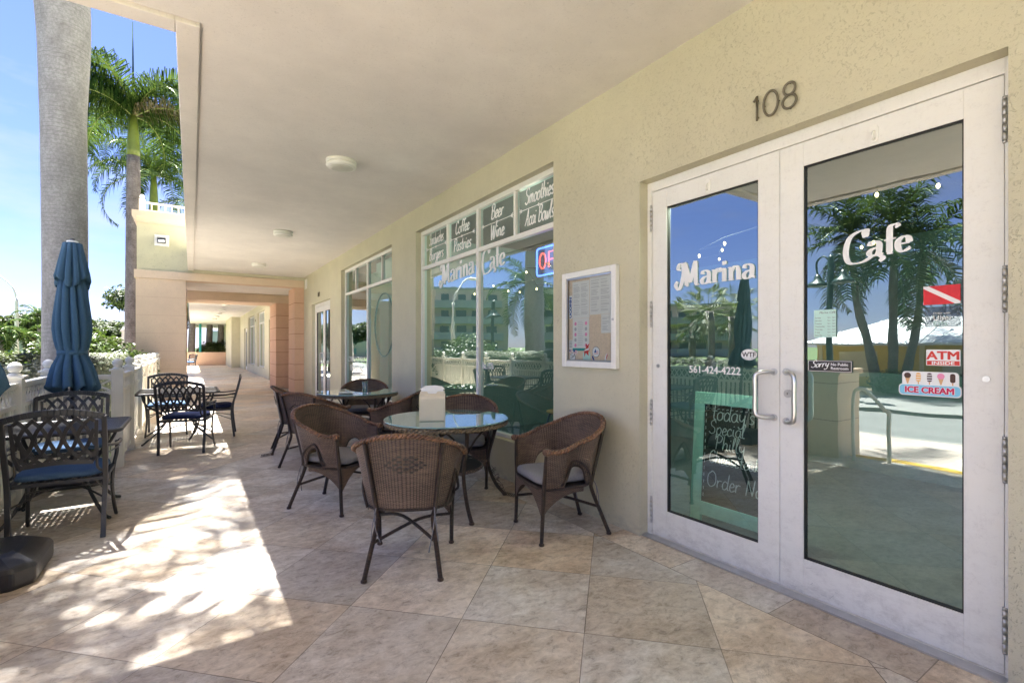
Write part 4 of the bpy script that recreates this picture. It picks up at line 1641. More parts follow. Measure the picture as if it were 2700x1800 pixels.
    for side in range(3):
        n = 20
        for k in range(n):
            u0, u1 = k / n, (k + 1) / n

            def low(u):
                return .375 - .165 * (abs(2 * u - 1) ** 2.2) - .025

            def pt(u, z, sgn=side):
                if sgn == 0:
                    return (-.245 + .49 * u, .222 + .015 * (1 - (2 * u - 1) ** 2), z)
                sg_ = -1 if sgn == 1 else 1
                return (sg_ * .25, -.10 + .31 * u, z)
            if side:
                def low(u):
                    return .375 - .03 - .135 * u ** 2.5
            ap.quad(pt(u0, low(u0)), pt(u1, low(u1)), pt(u1, .385), pt(u0, .385), 0,
                    ((u0 * .5, low(u0)), (u1 * .5, low(u1)), (u1 * .5, .385), (u0 * .5, .385)))
    part('apron', ap, 'wicker', c, False)
    xs = MB()
    xs.tube(catmull([(.247, .216, .21), (.05, .0, .25), (-.19, -.26, .20)], 6), .0105, 7)
    xs.tube(catmull([(-.247, .216, .21), (-.05, .0, .272), (.19, -.26, .20)], 6), .0105, 7)
    part('stretcher', xs, 'wicker_wrap', c, False)
    cu = part('cushion', MB().cushion(-.232, .232, -.205, .245, .396, .466, taper=.10), 'cushion_grey', c, False)
    ti = MB()
    for sg in (-1, 1):
        for dx in (-.01, .012):
            ti.tube(catmull([(sg * .17, -.2, .42), (sg * .178, -.24, .36), (sg * .18 + dx, -.255, .28), (sg * .17 + dx * 2.5, -.26, .17 + dx * 3)], 5), .0035, 5)
    part('tie', ti, 'cushion_grey', cu, False)
    return c


def face_to(dx, dy):
    return math.atan2(-dx, dy)


WC = make_wicker()
spots = [
    ((1.185, 2.99), (.50, .86), 'wicker armchair in the foreground turned with its woven back to the camera'),
    ((1.06, 4.34), (.62, -.78), 'wicker armchair left of the front glass table, open towards the camera'),
    ((2.27, 2.86), (-.97, .22), 'wicker armchair standing against the wall under the notice case'),
    ((2.28, 4.36), (-.55, -.84), 'wicker armchair between the front glass table and the cafe window'),
    ((2.05, 5.62), (-.75, .66), 'wicker armchair between the two glass tables, seen from behind'),
    ((2.20, 7.45), (-.35, -.94), 'wicker armchair behind the rear glass table by the office window'),
    ((1.20, 6.98), (1.0, -.12), 'farthest left wicker armchair at the rear glass table'),
    ((1.22, 6.05), (.80, .60), 'wicker armchair of the rear glass table directly behind the front left one'),
]
for i, ((x, y), (dx, dy), lab) in enumerate(spots):
    rz = face_to(dx, dy)
    if i == 0:
        WC.location = (x, y, 0)
        WC.rotation_euler = (0, 0, rz)
        WC['label'] = lab
    else:
        copy_tree(WC, (x, y, 0), rz, lab)


# ------------------------------------------------------------------ glass topped wicker tables
def make_wtable():
    c = empty('wicker_table', (0, 0, 0), 'x', 'table', 'glass topped wicker tables')
    part('glass_top', MB().lathe([(.528, .738), (.534, .741), (.534, .748), (.530, .751)], seg=64), 'table_glass', c, False)
    r = MB()
    for st in range(2):
        r.tube([((.512 + .010 * cos(a * 34 + st * pi)) * cos(a), (.512 + .010 * cos(a * 34 + st * pi)) * sin(a), .716 + .010 * sin(a * 34 + st * pi)) for a in [2 * pi * k / 300 for k in range(300)]], .0125, 6, closed=True)
    r.lathe([(.50, .722), (.50, .7365)], seg=48)
    part('woven_rim', r, 'wicker_rim', c, False)
    for k in range(4):
        a = radians(-96 + 90 * k)
        ca, sa = cos(a), sin(a)
        P = [(.47 * ca, .47 * sa, .715), (.455 * ca, .455 * sa, .58), (.40 * ca, .40 * sa, .40), (.40 * ca, .40 * sa, .28), (.47 * ca, .47 * sa, .12), (.56 * ca, .56 * sa, .012)]
        l = MB().tube(catmull(P, 5), .0165, 8)
        o = part('leg', l, 'wicker_wrap', c, False)
        part('foot', MB().lathe([(.017, 0), (.022, .005), (.022, .016), (.016, .022)], (.56 * ca, .56 * sa, 0), 10), 'wicker_wrap', o, False)
    s = MB()
    s.lathe([(.30, .315), (.315, .325), (.315, .338), (.30, .345)], seg=40)
    for k in range(4):
        a = radians(-96 + 90 * k)
        s.tube([(.30 * cos(a), .30 * sin(a), .33), (.40 * cos(a), .40 * sin(a), .34)], .012, 7)
    part('shelf', s, 'wicker', c, False)
    b = MB()
    for k in range(4):
        a0 = radians(-96 + 90 * k)
        for sg in (-1, 1):
            a1 = a0 + sg * radians(22)
            b.tube(catmull([(.42 * cos(a0), .42 * sin(a0), .48), (.44 * cos((a0 + a1) / 2), .44 * sin((a0 + a1) / 2), .62), (.47 * cos(a1), .47 * sin(a1), .71)], 5), .009, 6)
    part('bracket', b, 'wicker_wrap', c, False)
    return c


WT = make_wtable()
WT.location = (1.85, 3.84, 0)
WT['label'] = 'front round glass topped wicker table carrying the napkin dispenser'
copy_tree(WT, (1.915, 6.75, 0), .3, 'rear round glass topped wicker table with a drinking glass and plate')

# frayed leg wrappings with a loose coil lying on the floor
def frayed(root, fx_, fy_, dx, dy, top_):
    rg2 = random.Random(int(fx_ * 100) + 7)
    q = MB()
    P = [(fx_ + dx * (.02 + .0016 * k) + .016 * cos(k * .55) * dy, fy_ + dy * (.02 + .0016 * k) - .016 * cos(k * .55) * dx, .016 + .014 * sin(k * .55)) for k in range(80)]
    q.tube(P, .0026, 5)
    for k in range(26):
        f_ = k / 26
        px_, py_, pz_ = (fx_ + (top_[0] - fx_) * f_, fy_ + (top_[1] - fy_) * f_, .02 + (top_[2] - .02) * f_)
        a = rg2.uniform(0, 6.28)
        q.tube([(px_ + .014 * cos(a + j), py_ + .014 * sin(a + j), pz_ + .012 * j) for j in (0, .6, 1.2)] + [(px_ + .034 * cos(a + 1.6), py_ + .034 * sin(a + 1.6), pz_ + .02)], .0024, 4)
    part('loose_strand', q, 'wicker_wrap', root, False)


frayed(WT, .56 * cos(radians(-6)), .56 * sin(radians(-6)), .35, -.93, (.42, -.04, .28))
for o in bpy.data.objects:
    if o.get('label', '').startswith('farthest left wicker armchair'):
        frayed(o, .220, -.325, .5, -.86, (.18, -.24, .25))

# napkin dispenser
ND = empty('napkin_dispenser', (1.68, 3.76, .752), 'beige napkin dispenser with white napkins on the front glass table', 'dispenser', rz=face_to(.45, .89))
bw, bd, bh = .105, .075, .215
q = MB()
q.prism([(-bd, 0), (bd, 0), (bd, bh - .03), (bd - .012, bh - .008), (bd - .03, bh), (-bd + .03, bh), (-bd + .012, bh - .008), (-bd, bh - .03)], (-bw, 0, 0), (0, 1, 0), (0, 0, 1), (1, 0, 0), 2 * bw)
part('body', q, 'tan_box', ND, False, bevel=.006)
q = MB()
for sg in (-1, 1):
    q.prism([(-bw + .006, .0), (-bw + .006, .03), (-.045, .03), (-.03, .012), (.03, .012), (.045, .03), (bw - .006, .03), (bw - .006, 0)], (0, sg * .048, bh - .002), (1, 0, 0), (0, 0, 1), (0, 1, 0), .006)
part('clip', q, 'tan_box', ND, False)
q = MB()
q.box(-.09, .09, -.038, .038, bh - .001, bh + .045)
q.prism([(-.092, .045), (.092, .045), (.075, .062), (.02, .07), (-.06, .066)], (0, -.02, bh), (1, 0, 0), (0, 0, 1), (0, 1, 0), .04)
part('napkin', q, 'napkin', ND, False, bevel=.004)

# plate and drinking glass on the rear table
q = MB().lathe([(.06, 0), (.095, .010), (.10, .016), (.094, .014), (.05, .006)], seg=28)
o = top('plate', q, 'ceramic', 'white plate on the rear glass table', 'plate')
o.location = (1.70, 6.55, .752)
q = MB().lathe([(.028, 0), (.033, .10), (.040, .15), (.0385, .15), (.031, .10), (.026, .008)], seg=24)
o = top('drinking_glass', q, 'clear_glass', 'empty drinking glass on the rear glass table', 'glass')
o.location = (1.93, 6.50, .752)


# ------------------------------------------------------------------ cast metal chairs
CM = 'cast metal armchairs with lattice backs'


def make_metal():
    c = empty('metal_armchair', (0, 0, 0), 'x', 'chair', CM)

    def back(z):           # y of the back plane at height z
        return -.235 - max(0, z - .42) * .24

    def toparch(x):
        return .845 + .045 * (1 - (x / .26) ** 2)
    for sg in (-1, 1):
        P = [(sg * .245, -.27, 0), (sg * .248, -.245, .2), (sg * .254, -.235, .42), (sg * .258, back(.65), .65), (sg * .260, back(.88), .88)]
        q = MB()
        PP = catmull(P, 4)
        for a, b in zip(PP[:-1], PP[1:]):
            q.bar(a, b + (b - a) * .1, .030, .026, up=(0, 1, 0))
        part('leg', q, 'cast_metal', c, False, bevel=.003)
        P = [(sg * .275, .20, .615), (sg * .272, .225, .52), (sg * .255, .215, .42), (sg * .245, .215, .28), (sg * .25, .245, .13), (sg * .26, .29, .02), (sg * .26, .315, .012)]
        q = MB().tube(catmull(P, 5), [.013] * 31, 8)
        part('leg', q, 'cast_metal', c, False)
        P = [(sg * .258, back(.66), .665), (sg * .29, -.18, .645), (sg * .312, 0, .635), (sg * .305, .14, .635), (sg * .278, .205, .60)]
        q = MB().tube(catmull(P, 6), .011, 8)
        q.tube(catmull([(sg * .258, back(.60), .60), (sg * .285, -.15, .60), (sg * .305, .02, .60), (sg * .295, .16, .585)], 5), .006, 6)
        part('arm', q, 'cast_metal', c, False)
        q = MB()
        q.tube(catmull([(sg * .245, .2, .27), (sg * .1, .02, .33), (0, -.02, .34)], 5), .007, 6)
        q.tube(catmull([(sg * .255, -.23, .27), (sg * .1, -.05, .33), (0, -.02, .34)], 5), .007, 6)
        part('brace', q, 'cast_metal', c, False)
    # top rail and frame of the lattice
    q = MB()
    xs = [-.262 + .524 * k / 16 for k in range(17)]
    for a, b in zip(xs[:-1], xs[1:]):
        q.bar((a, back(.87), toparch(a) + .028), (b, back(.87), toparch(b) + .028), .022, .042)
    part('top_rail', q, 'cast_metal', c, False, bevel=.003)
    ft, fb_, fx = .845, .56, .205
    q = MB()
    for sg in (-1, 1):
        PP = catmull([(sg * .180, back(.54), .54), (sg * .208, back(.61), .61), (sg * .212, back(.72), .72), (sg * .218, back(.83), .85)], 5)
        for a, b in zip(PP[:-1], PP[1:]):
            q.bar(a, b + (b - a) * .1, .020, .016, up=(0, 1, 0))
        q.tube(catmull([(sg * .262, -.237, .46), (sg * .215, back(.5), .50), (sg * .212, back(.58), .58)], 4), .009, 6)
    PP = catmull([(-.19, back(.55), .548), (0, back(.56), .562), (.19, back(.55), .548)], 6)
    for a, b in zip(PP[:-1], PP[1:]):
        q.bar(a, b + (b - a) * .1, .018, .028)
    part('back_frame', q, 'cast_metal', c, False)
    q = MB()
    for fam in (-1, 1):
        for k in range(-3, 9):
            x0 = -.22 + k * .074
            pts = []
            for j in range(13):
                z = fb_ + (toparch(0) - fb_ + .01) * j / 12
                x = x0 + (j / 12) * .215 + .02 * sin(j / 12 * 2 * pi)
                x *= fam
                if abs(x) > fx + .012 or z > toparch(x) + .012:
                    if pts:
                        for a, b in zip(pts[:-1], pts[1:]):
                            q.bar(a, b + (b - a) * .08, .0225, .008 + .0015 * fam, up=(0, 1, 0))
                    pts = []
                    continue
                pts.append(Vector((x, back(z) + .0005 * fam, z)))
            for a, b in zip(pts[:-1], pts[1:]):
                q.bar(a, b + (b - a) * .08, .0225, .008 + .0015 * fam, up=(0, 1, 0))
    part('lattice', q, 'cast_metal', c, False)
    q = MB()
    q.box(-.255, .255, .20, .225, .405, .43).box(-.255, .255, -.235, -.21, .405, .43)
    q.box(-.262, -.238, -.21, .20, .405, .43).box(.238, .262, -.21, .20, .405, .43)
    for k in range(9):
        xx = -.2 + k * .05
        q.box(xx - .009, xx + .009, -.21, .2, .412, .421)
    part('seat', q, 'cast_metal', c, False)
    part('cushion', MB().cushion(-.245, .245, -.228, .225, .431, .495), 'cushion_navy', c, False)
    return c


def tint_cushion(root, mat, label=None):
    for ch in kids(root):
        if ch.name.startswith('cushion'):
            ch.data = ch.data.copy()
            ch.data.materials[0] = M[mat]


MC = make_metal()
mspots = [
    ((-.775, 4.80), (0, 1), 'black lattice back metal chair nearest the camera at the left edge', 'cushion_blue'),
    ((-.93, 5.93), (.08, -1), 'black metal chair on the far side of the nearer metal table beside the umbrella', 'cushion_blue'),
    ((-.05, 7.74), (.22, .97), 'black lattice back metal chair at the farther metal table with its back to the camera', None),
    ((-.32, 9.42), (0, -1), 'black metal chair on the far side of the farther metal table facing the camera', 'cushion_blue'),
    ((.30, 8.80), (-1, .10), 'black lattice back metal chair seen side on at the right of the farther metal table', None),
]
for i, ((x, y), (dx, dy), lab, mt) in enumerate(mspots):
    rz = face_to(dx, dy)
    if i == 0:
        MC.location = (x, y, 0)
        MC.rotation_euler = (0, 0, rz)
        MC['label'] = lab
        o = MC
        first_mt = mt
    else:
        o = copy_tree(MC, (x, y, 0), rz, lab)
        if mt:
            tint_cushion(o, mt)
tint_cushion(MC, 'cushion_blue')


def make_mtable(hw, hd):
    c = empty('metal_table', (0, 0, 0), 'x', 'table', 'square black metal tables')
    q = MB()
    z0, z1 = .700, .722
    r = .06
    ring = []
    for cx, cy, a0 in ((hw - r, hd - r, 0), (-hw + r, hd - r, 90), (-hw + r, -hd + r, 180), (hw - r, -hd + r, 270)):
        for k in range(6):
            a = radians(a0 + k * 18)
            ring.append((cx + r * cos(a), cy + r * sin(a), .708))
    q.tube(ring, .016, 8, closed=True)
    n = int(2 * hw / .036)
    for k in range(1, n):
        xx = -hw + 2 * hw * k / n
        q.box(xx - .0115, xx + .0115, -hd + .01, hd - .01, .7120, .7165)
    n = int(2 * hd / .036)
    for k in range(1, n):
        yy = -hd + 2 * hd * k / n
        q.box(-hw + .01, hw - .01, yy - .0115, yy + .0115, .7140, .7190)
    part('tabletop', q, 'cast_metal', c, False)
    for sx in (-1, 1):
        for sy in (-1, 1):
            P = [(sx * (hw - .07), sy * (hd - .07), .70), (sx * (hw - .12), sy * (hd - .12), .55), (sx * .17, sy * .17, .36), (sx * .19, sy * .19, .22), (sx * (hw - .12), sy * (hd - .12), .05), (sx * (hw - .07), sy * (hd - .07), .012)]
            part('leg', MB().tube(catmull(P, 5), .013, 8), 'cast_metal', c, False)
    q = MB()
    q.tube([(.2 * cos(2 * pi * k / 32), .2 * sin(2 * pi * k / 32), .33) for k in range(32)], .008, 6, closed=True)
    q.bar((-.2, 0, .33), (.2, 0, .33), .012, .012)
    q.bar((0, -.2, .33), (0, .2, .33), .012, .013)
    part('ring_brace', q, 'cast_metal', c, False)
    return c


MT = make_mtable(.40, .40)
MT.location = (-.87, 5.30, 0)
MT['label'] = 'square black metal mesh table nearest the camera beside the fence'
MT2 = make_mtable(.49, .49)
MT2.location = (-.15, 8.78, 0)
MT2['label'] = 'square black metal mesh table farther along the fence, before the portal'


# ------------------------------------------------------------------ umbrellas
def umbrella(x, y, label, rb=.265, zb=.91, seed=0, rs=.82, dz=0.0, lean=0.0):
    u = empty('patio_umbrella', (x, y, 0), label, 'umbrella', 'closed blue patio umbrellas')
    rng = random.Random(seed)
    q = MB().tube([(0, 0, .17), (0, 0, 2.45)], .019, 12)
    part('pole', q, 'black_plastic', u, False)
    prof = [(2.04, .125), (1.92, .150), (1.78, .172), (1.66, .190), (1.54, .198), (1.44, .185), (1.36, .160), (1.31, .138), (1.27, .150), (1.18, .190), (1.08, .228), (.99, .25), (zb + .02, rb)]
    prof = [(z + dz * (2.04 - z) / 1.1 , r * (rs if z > 1.2 else (rs + .95) / 2)) for z, r in prof]
    vr = rs if rs < .8 else 1.0
    NS = 132
    NF = 11
    ph = [rng.uniform(-.35, .35) for _ in range(NF)]
    am = [rng.uniform(.7, 1.35) for _ in range(NF)]

    def rad(a, r, dep):
        k = a / (2 * pi) * NF
        i = int(k) % NF
        f_ = k - int(k)
        w1_ = abs(sin(pi * (f_ + .25 * ph[i] * sin(pi * f_))))
        w2_ = .35 * abs(sin(2 * pi * f_ + ph[i]))
        return r * (1 - dep * am[i] * (1 - (w1_ * .8 + w2_ * .4)))
    q = MB()
    n0 = 0
    for j, (z, r) in enumerate(prof):
        dep = .36 if z > 1.40 + dz else (.20 if z > 1.27 + dz * .8 else .34 + .22 * (1.27 - z) / .36)
        for k in range(NS):
            a = 2 * pi * k / NS
            rr_ = rad(a, r, dep)
            zz = z
            if j == len(prof) - 1:
                zz = z + .075 * abs(cos(NF / 2 * a + 1.2)) - .03
            tw = .35 * (2.04 - z)
            q.v.append((rr_ * cos(a + tw), rr_ * sin(a + tw), zz))
    for j in range(len(prof) - 1):
        for k in range(NS):
            k2 = (k + 1) % NS
            q.face((j * NS + k, j * NS + k2, (j + 1) * NS + k2, (j + 1) * NS + k), 0, None, True)
    cn = part('canopy', q, 'canopy_blue', u, False)
    sm_ = cn.modifiers.new('thick', 'SOLIDIFY')
    sm_.thickness = .004
    q = MB()
    prof2 = [(2.405, .045), (2.40, .075), (2.30, .095), (2.20, .118), (2.10, .140), (2.03, .152), (2.00, .146)]
    prof2 = [(z, r * vr) for z, r in prof2]
    for j, (z, r) in enumerate(prof2):
        for k in range(NS):
            a = 2 * pi * k / NS
            rr_ = rad(a + .3, r, .12 + .06 * j)
            zz = z + (.05 * sin(3 * a + seed) if j >= 5 else 0)
            q.v.append((rr_ * cos(a), rr_ * sin(a), zz))
    for j in range(len(prof2) - 1):
        for k in range(NS):
            k2 = (k + 1) % NS
            q.face((j * NS + k, j * NS + k2, (j + 1) * NS + k2, (j + 1) * NS + k), 0, None, True)
    q.face(range(NS), 0)
    vt = part('vent_cap', q, 'canopy_blue', u, False)
    sm_ = vt.modifiers.new('thick', 'SOLIDIFY')
    sm_.thickness = .004
    q = MB()
    q.lathe([(.05, 2.405), (.045, 2.425), (.02, 2.43)], seg=14)
    part('finial', q, 'ceramic', u, False)
    q = MB()
    NS2 = 48
    for z in (1.285 + dz * .66, 1.330 + dz * .66):
        for k in range(NS2):
            a = 2 * pi * k / NS2
            rr_ = (.142 + .003 * sin(8 * a)) * rs
            q.v.append((rr_ * cos(a), rr_ * sin(a), z))
    for k in range(NS2):
        k2 = (k + 1) % NS2
        q.face((k, k2, NS2 + k2, NS2 + k), 0, None, True)
    st = part('strap', q, 'canopy_blue', u, False)
    sm_ = st.modifiers.new('thick', 'SOLIDIFY')
    sm_.thickness = .004
    for ch in kids(u):
        ch.rotation_euler = (0, -lean, 0)
    # weighted base: four filled quarters with chamfered tops round a socket
    q = MB()
    h = .30
    c_ = .085
    oct_ = [(h, -h + c_), (h, h - c_), (h - c_, h), (-h + c_, h), (-h, h - c_), (-h, -h + c_), (-h + c_, -h), (h - c_, -h)]
    levels = [(0, .975), (.012, 1.0), (.098, 1.0), (.122, .965), (.168, .70), (.178, .60)]
    for z, sc in levels:
        for a, b in oct_:
            q.v.append((a * sc, b * sc, z))
    for li in range(len(levels) - 1):
        for k in range(8):
            k2 = (k + 1) % 8
            q.face((li * 8 + k, li * 8 + k2, (li + 1) * 8 + k2, (li + 1) * 8 + k), 0)
    q.face([(len(levels) - 1) * 8 + k for k in range(8)], 0)
    bs = part('base', q, 'black_plastic', u, False, bevel=.014)
    q = MB().lathe([(.05, .15), (.05, .20), (.03, .24), (.026, .26)], seg=16)
    part('socket', q, 'black_plastic', bs, False)
    return u


umbrella(-1.0, 6.52, 'closed blue patio umbrella standing behind the metal chairs in front of the palm trunk', seed=3)
o = umbrella(-1.05, 4.09, 'closed blue patio umbrella cut by the left edge, on the nearest black base', rb=.20, zb=.91, seed=5, rs=.66, dz=.13, lean=.045)

# ------------------------------------------------------------------ notice case on the wall
NC = empty('notice_case', (XW, 2.94, 1.195), 'white framed glass notice case with menus pinned on cork beside the door', 'notice case')
y0, y1, z0, z1 = 2.622, 3.258, 1.195, 1.985
xf = XW - .045
q = MB()
q.box(xf, XW - .001, y0, y0 + .05, z0, z1).box(xf, XW - .001, y1 - .05, y1, z0, z1)
q.box(xf, XW - .001, y0 + .05, y1 - .05, z0, z0 + .05).box(xf, XW - .001, y0 + .05, y1 - .05, z1 - .05, z1)
part('frame', q, 'frame_white', NC, bevel=.006)
q = MB()
q.box(xf + .012, xf + .02, y0 + .05, y0 + .062, z0 + .05, z1 - .05).box(xf + .012, xf + .02, y1 - .062, y1 - .05, z0 + .05, z1 - .05)
q.box(xf + .0122, xf + .0198, y0 + .062, y1 - .062, z0 + .05, z0 + .062).box(xf + .0122, xf + .0198, y0 + .062, y1 - .062, z1 - .062, z1 - .05)
part('inner_trim', q, 'steel', NC)
xb = XW - .012
part('cork_board', MB().box(xb, XW - .003, y0 + .05, y1 - .05, z0 + .05, z1 - .05), 'cork', NC)
part('glass', MB().quad((xf + .014, y1 - .06, z0 + .06), (xf + .014, y0 + .06, z0 + .06), (xf + .014, y0 + .06, z1 - .06), (xf + .014, y1 - .06, z1 - .06)), 'case_glass', NC)


def menu(yl_, yr_, za, zb_, cols, name='menu_sheet', qr=False):
    q = MB()
    wplate(q, yl_, yr_, za, zb_, xb, .001)
    w_ = (yl_ - yr_)
    z = zb_ - .03
    rr_ = random.Random(int(za * 1000))
    while z > za + .02:
        for c_ in range(cols):
            a = yl_ - .015 - c_ * (w_ - .02) / cols
            L_ = (w_ - .03) / cols * rr_.uniform(.6, .95)
            wplate(q, a, a - L_, z, z + .0035, xb - .001, .0004, 1)
        z -= rr_.choice((.010, .010, .018))
    return part(name, q, ['paper', 'ink_pale'], NC)


menu(3.155, 2.945, 1.60, 1.905, 2)
menu(2.94, 2.70, 1.62, 1.92, 2)
menu(2.81, 2.70, 1.47, 1.618, 1)
q = MB()
wplate(q, 3.15, 2.95, 1.33, 1.598, xb, .0012)
for k in range(6):
    for yy in (3.115, 2.985):
        if k < 5:
            disc(q, yy, 1.555 - k * .045, .014, xb - .0012, .0005, 2 if k % 2 == 0 else 1, 1.1, 14)
for k in range(14):
    wplate(q, 3.085, 3.085 - U(.05, .075), 1.57 - k * .015, 1.573 - k * .015, xb - .0012, .0004, 1)
wplate(q, 3.15, 2.95, 1.33, 1.352, xb - .0012, .0005, 3)
part('menu_sheet', q, ['paper', 'ink_pale', 'pink', 'teal_paint'], NC)
q = MB()
wplate(q, 3.197, 3.160, 1.60, 1.795, xb, .002)
letters(q, 'UCONN', (xb - .0025, 3.165, 1.606), (0, 0, 1), (0, 1, 0), (-1, 0, 0), .036, m=1, bold=.002, sx=1.28)
part('magnet', q, ['vinyl_white', 'uconn_blue'], NC)
q = MB()
wplate(q, 3.196, 3.150, 1.345, 1.42, xb, .001)
for k in range(5):
    wplate(q, 3.190, 3.157, 1.408 - k * .012, 1.411 - k * .012, xb - .001, .0004, 1)
part('card', q, ['paper', 'ink'], NC)
q = MB()
disc(q, 3.152, 1.275, .036, xb, .0015, 1)
disc(q, 3.152, 1.275, .033, xb - .0015, .0005, 0)
strokes(q, 'Cast', (xb - .0025, 3.176, 1.262), WU, WV, WN, .03, .08, .14, 1, .3, .4)
part('round_sticker', q, ['vinyl_white', 'ink'], NC)
q = MB()
disc(q, 2.868, 1.322, .043, xb, .0015, 1)
disc(q, 2.868, 1.322, .040, xb - .0015, .0005, 0)
q.prism([(-.02, -.008), (.006, -.008), (-.004, .022)], (xb - .002, 2.868, 1.325), WU, WV, WN, .0005, 2)
for k in range(3):
    wplate(q, 2.868 - (.004 if k < 2 else -.02), 2.838, 1.325 - k * .009, 1.328 - k * .009, xb - .002, .0005, 3)
part('round_sticker', q, ['vinyl_white', 'ink', 'uconn_blue', 'sign_red'], NC)
# dive flag lobster-like red cut-out as plain red and white ribbon shape, small flags, blue card
q = MB()
q.prism([(-.03, -.055), (-.012, -.02), (.0, -.03), (.022, -.045), (.016, -.01), (.03, .0), (.02, .03), (.03, .055), (.008, .04), (-.012, .058), (-.008, .02), (-.032, .0)], (xb, 2.975, 1.335), WU, WV, WN, .002, 0)
q.prism([(-.032, -.008), (.026, .002), (.024, .02), (-.022, .006)], (xb - .0022, 2.975, 1.335), WU, WV, WN, .0005, 1)
part('flag_badge', q, ['sign_red', 'vinyl_white'], NC)
for (yc, zc, s_) in ((3.178, 1.325, .022), (3.12, 1.320, .030)):
    q = MB()
    disc(q, yc, zc, s_, xb, .0015, 0, .8)
    for k in range(3):
        wplate(q, yc + s_ * .7, yc - s_ * .8, zc - s_ * .5 + k * s_ * .42, zc - s_ * .34 + k * s_ * .42, xb - .0015, .0005, 1)
    wplate(q, yc + s_ * .7, yc, zc, zc + s_ * .6, xb - .0022, .0005, 2)
    part('flag_badge', q, ['vinyl_white', 'sign_red', 'uconn_blue'], NC)
q = MB()
wplate(q, 3.022, 2.935, 1.246, 1.315, xb, .001)
part('card', q, 'paper_mint', NC)
q = MB()
q.prism([(-.015, .02), (.0, .01), (.02, -.03), (.005, -.025), (-.012, .0)], (xb, 2.90, 1.275), WU, WV, WN, .002)
part('pin', q, 'uconn_blue', NC)
q = MB()
q.prism([(-.02, -.03), (.0, -.02), (.018, .02), (.014, .04), (-.002, .03), (-.014, .0)], (xb, 2.755, 1.275), WU, WV, WN, .002)
q.prism([(.0, -.02), (.018, .02), (.014, .04), (.004, .01)], (xb - .0022, 2.755, 1.275), WU, WV, WN, .0005, 1)
part('pin', q, ['vinyl_white', 'sign_red'], NC)
part('lock', MB().tube([(xf, y0 + .028, 1.57), (xf - .005, y0 + .028, 1.57)], .010, 14), 'hinge_steel', NC)

# ------------------------------------------------------------------ things inside the cafe
OS = empty('neon_open_sign', (2.90, 3.55, 2.08), 'lit red and blue neon OPEN sign hanging inside the cafe window', 'neon sign')
q = MB()
rr0 = []
for cy_, cz_, a0 in ((3.30, 2.31, 0), (3.92, 2.31, 90), (3.92, 2.10, 180), (3.30, 2.10, 270)):
    for k in range(5):
        a = radians(a0 + k * 22.5)
        rr0.append((2.90, cy_ - .03 * cos(a), cz_ + .03 * sin(a)))
q.tube(rr0, .009, 8, closed=True)
part('border_tube', q, 'neon_blue', OS)
q = MB()
for ch, yl_ in (('O', 3.90), ('P', 3.75), ('E', 3.62), ('N', 3.48)):
    gg = {'O': [[(0, .5), (0, 0), (.5, 0), (.5, 1), (0, 1), (0, .5)]], 'P': [[(0, 0), (0, 1), (.5, 1), (.5, .5), (0, .5)]],
          'E': [[(.5, 1), (0, 1), (0, 0), (.5, 0)], [(0, .5), (.4, .5)]], 'N': [[(0, 0), (0, 1), (.5, 0), (.5, 1)]]}[ch]
    for st in gg:
        P = [(2.895, yl_ - a * .20, 2.135 + b * .15) for a, b in st]
        if ch == 'O':
            P = [(2.895, yl_ - .05 + .05 * cos(2 * pi * k / 20), 2.21 + .075 * sin(2 * pi * k / 20)) for k in range(20)]
            q.tube(P, .007, 8, closed=True)
        else:
            q.tube(P, .007, 8)
part('letter_tube', q, 'neon_red', OS)
part('backing', MB().box(2.915, 2.92, 3.26, 3.97, 2.06, 2.35), 'interior_dark', OS)

# chalkboard sign behind the left door leaf
CS = empty('chalkboard_sign', (3.22, 1.98, 0), 'mint framed chalkboard with handwritten specials behind the left door leaf', 'sign')
Y0, Y1 = 1.62, 2.33


def crot(p):
    return p


q = MB()
q.box(3.20, 3.235, Y1 - .085, Y1, 0, 1.02).box(3.20, 3.235, Y0, Y0 + .085, 0, 1.02)
q.box(3.202, 3.233, Y0 + .085, Y1 - .085, .93, 1.02).box(3.202, 3.233, Y0 + .085, Y1 - .085, .10, .20)
part('frame', q, 'mint_wood', CS, bevel=.004)
bd_ = part('board', MB().box(3.212, 3.225, Y0 + .08, Y1 - .08, .19, .94), 'chalkboard', CS)
q = MB()
for txt, z, yl_, sz in (("today's", .820, 2.185, .125), ('Special', .715, 2.205, .105), ('Philly', .605, 2.150, .110), ('Cheeseteak', .500, 2.195, .098), ('Order Now', .325, 2.205, .120)):
    strokes(q, txt, (3.210, yl_, z), WU, WV, WN, sz, .050, .070, 0, .1, 0)
for k in range(14):
    q.bar((3.2105, Y1 - .10, .24 + k * .05), (3.2105, Y1 - .10, .265 + k * .05), .006, .0004, up=(1, 0, 0))
    q.bar((3.2105, Y1 - .12 - k * .036, .90), (3.2105, Y1 - .138 - k * .036, .905), .006, .0004, up=(1, 0, 0))
part('chalk_writing', q, 'chalk', bd_)
q = MB()
q.bar((3.50, Y0 + .05, .045), (3.25, Y0 + .05, .98), .03, .05).bar((3.50, Y1 - .05, .045), (3.25, Y1 - .05, .98), .03, .05)
part('rear_leg', q, 'mint_wood', CS)
CS.rotation_euler = (0, radians(4), 0)
CS.location.y += .05


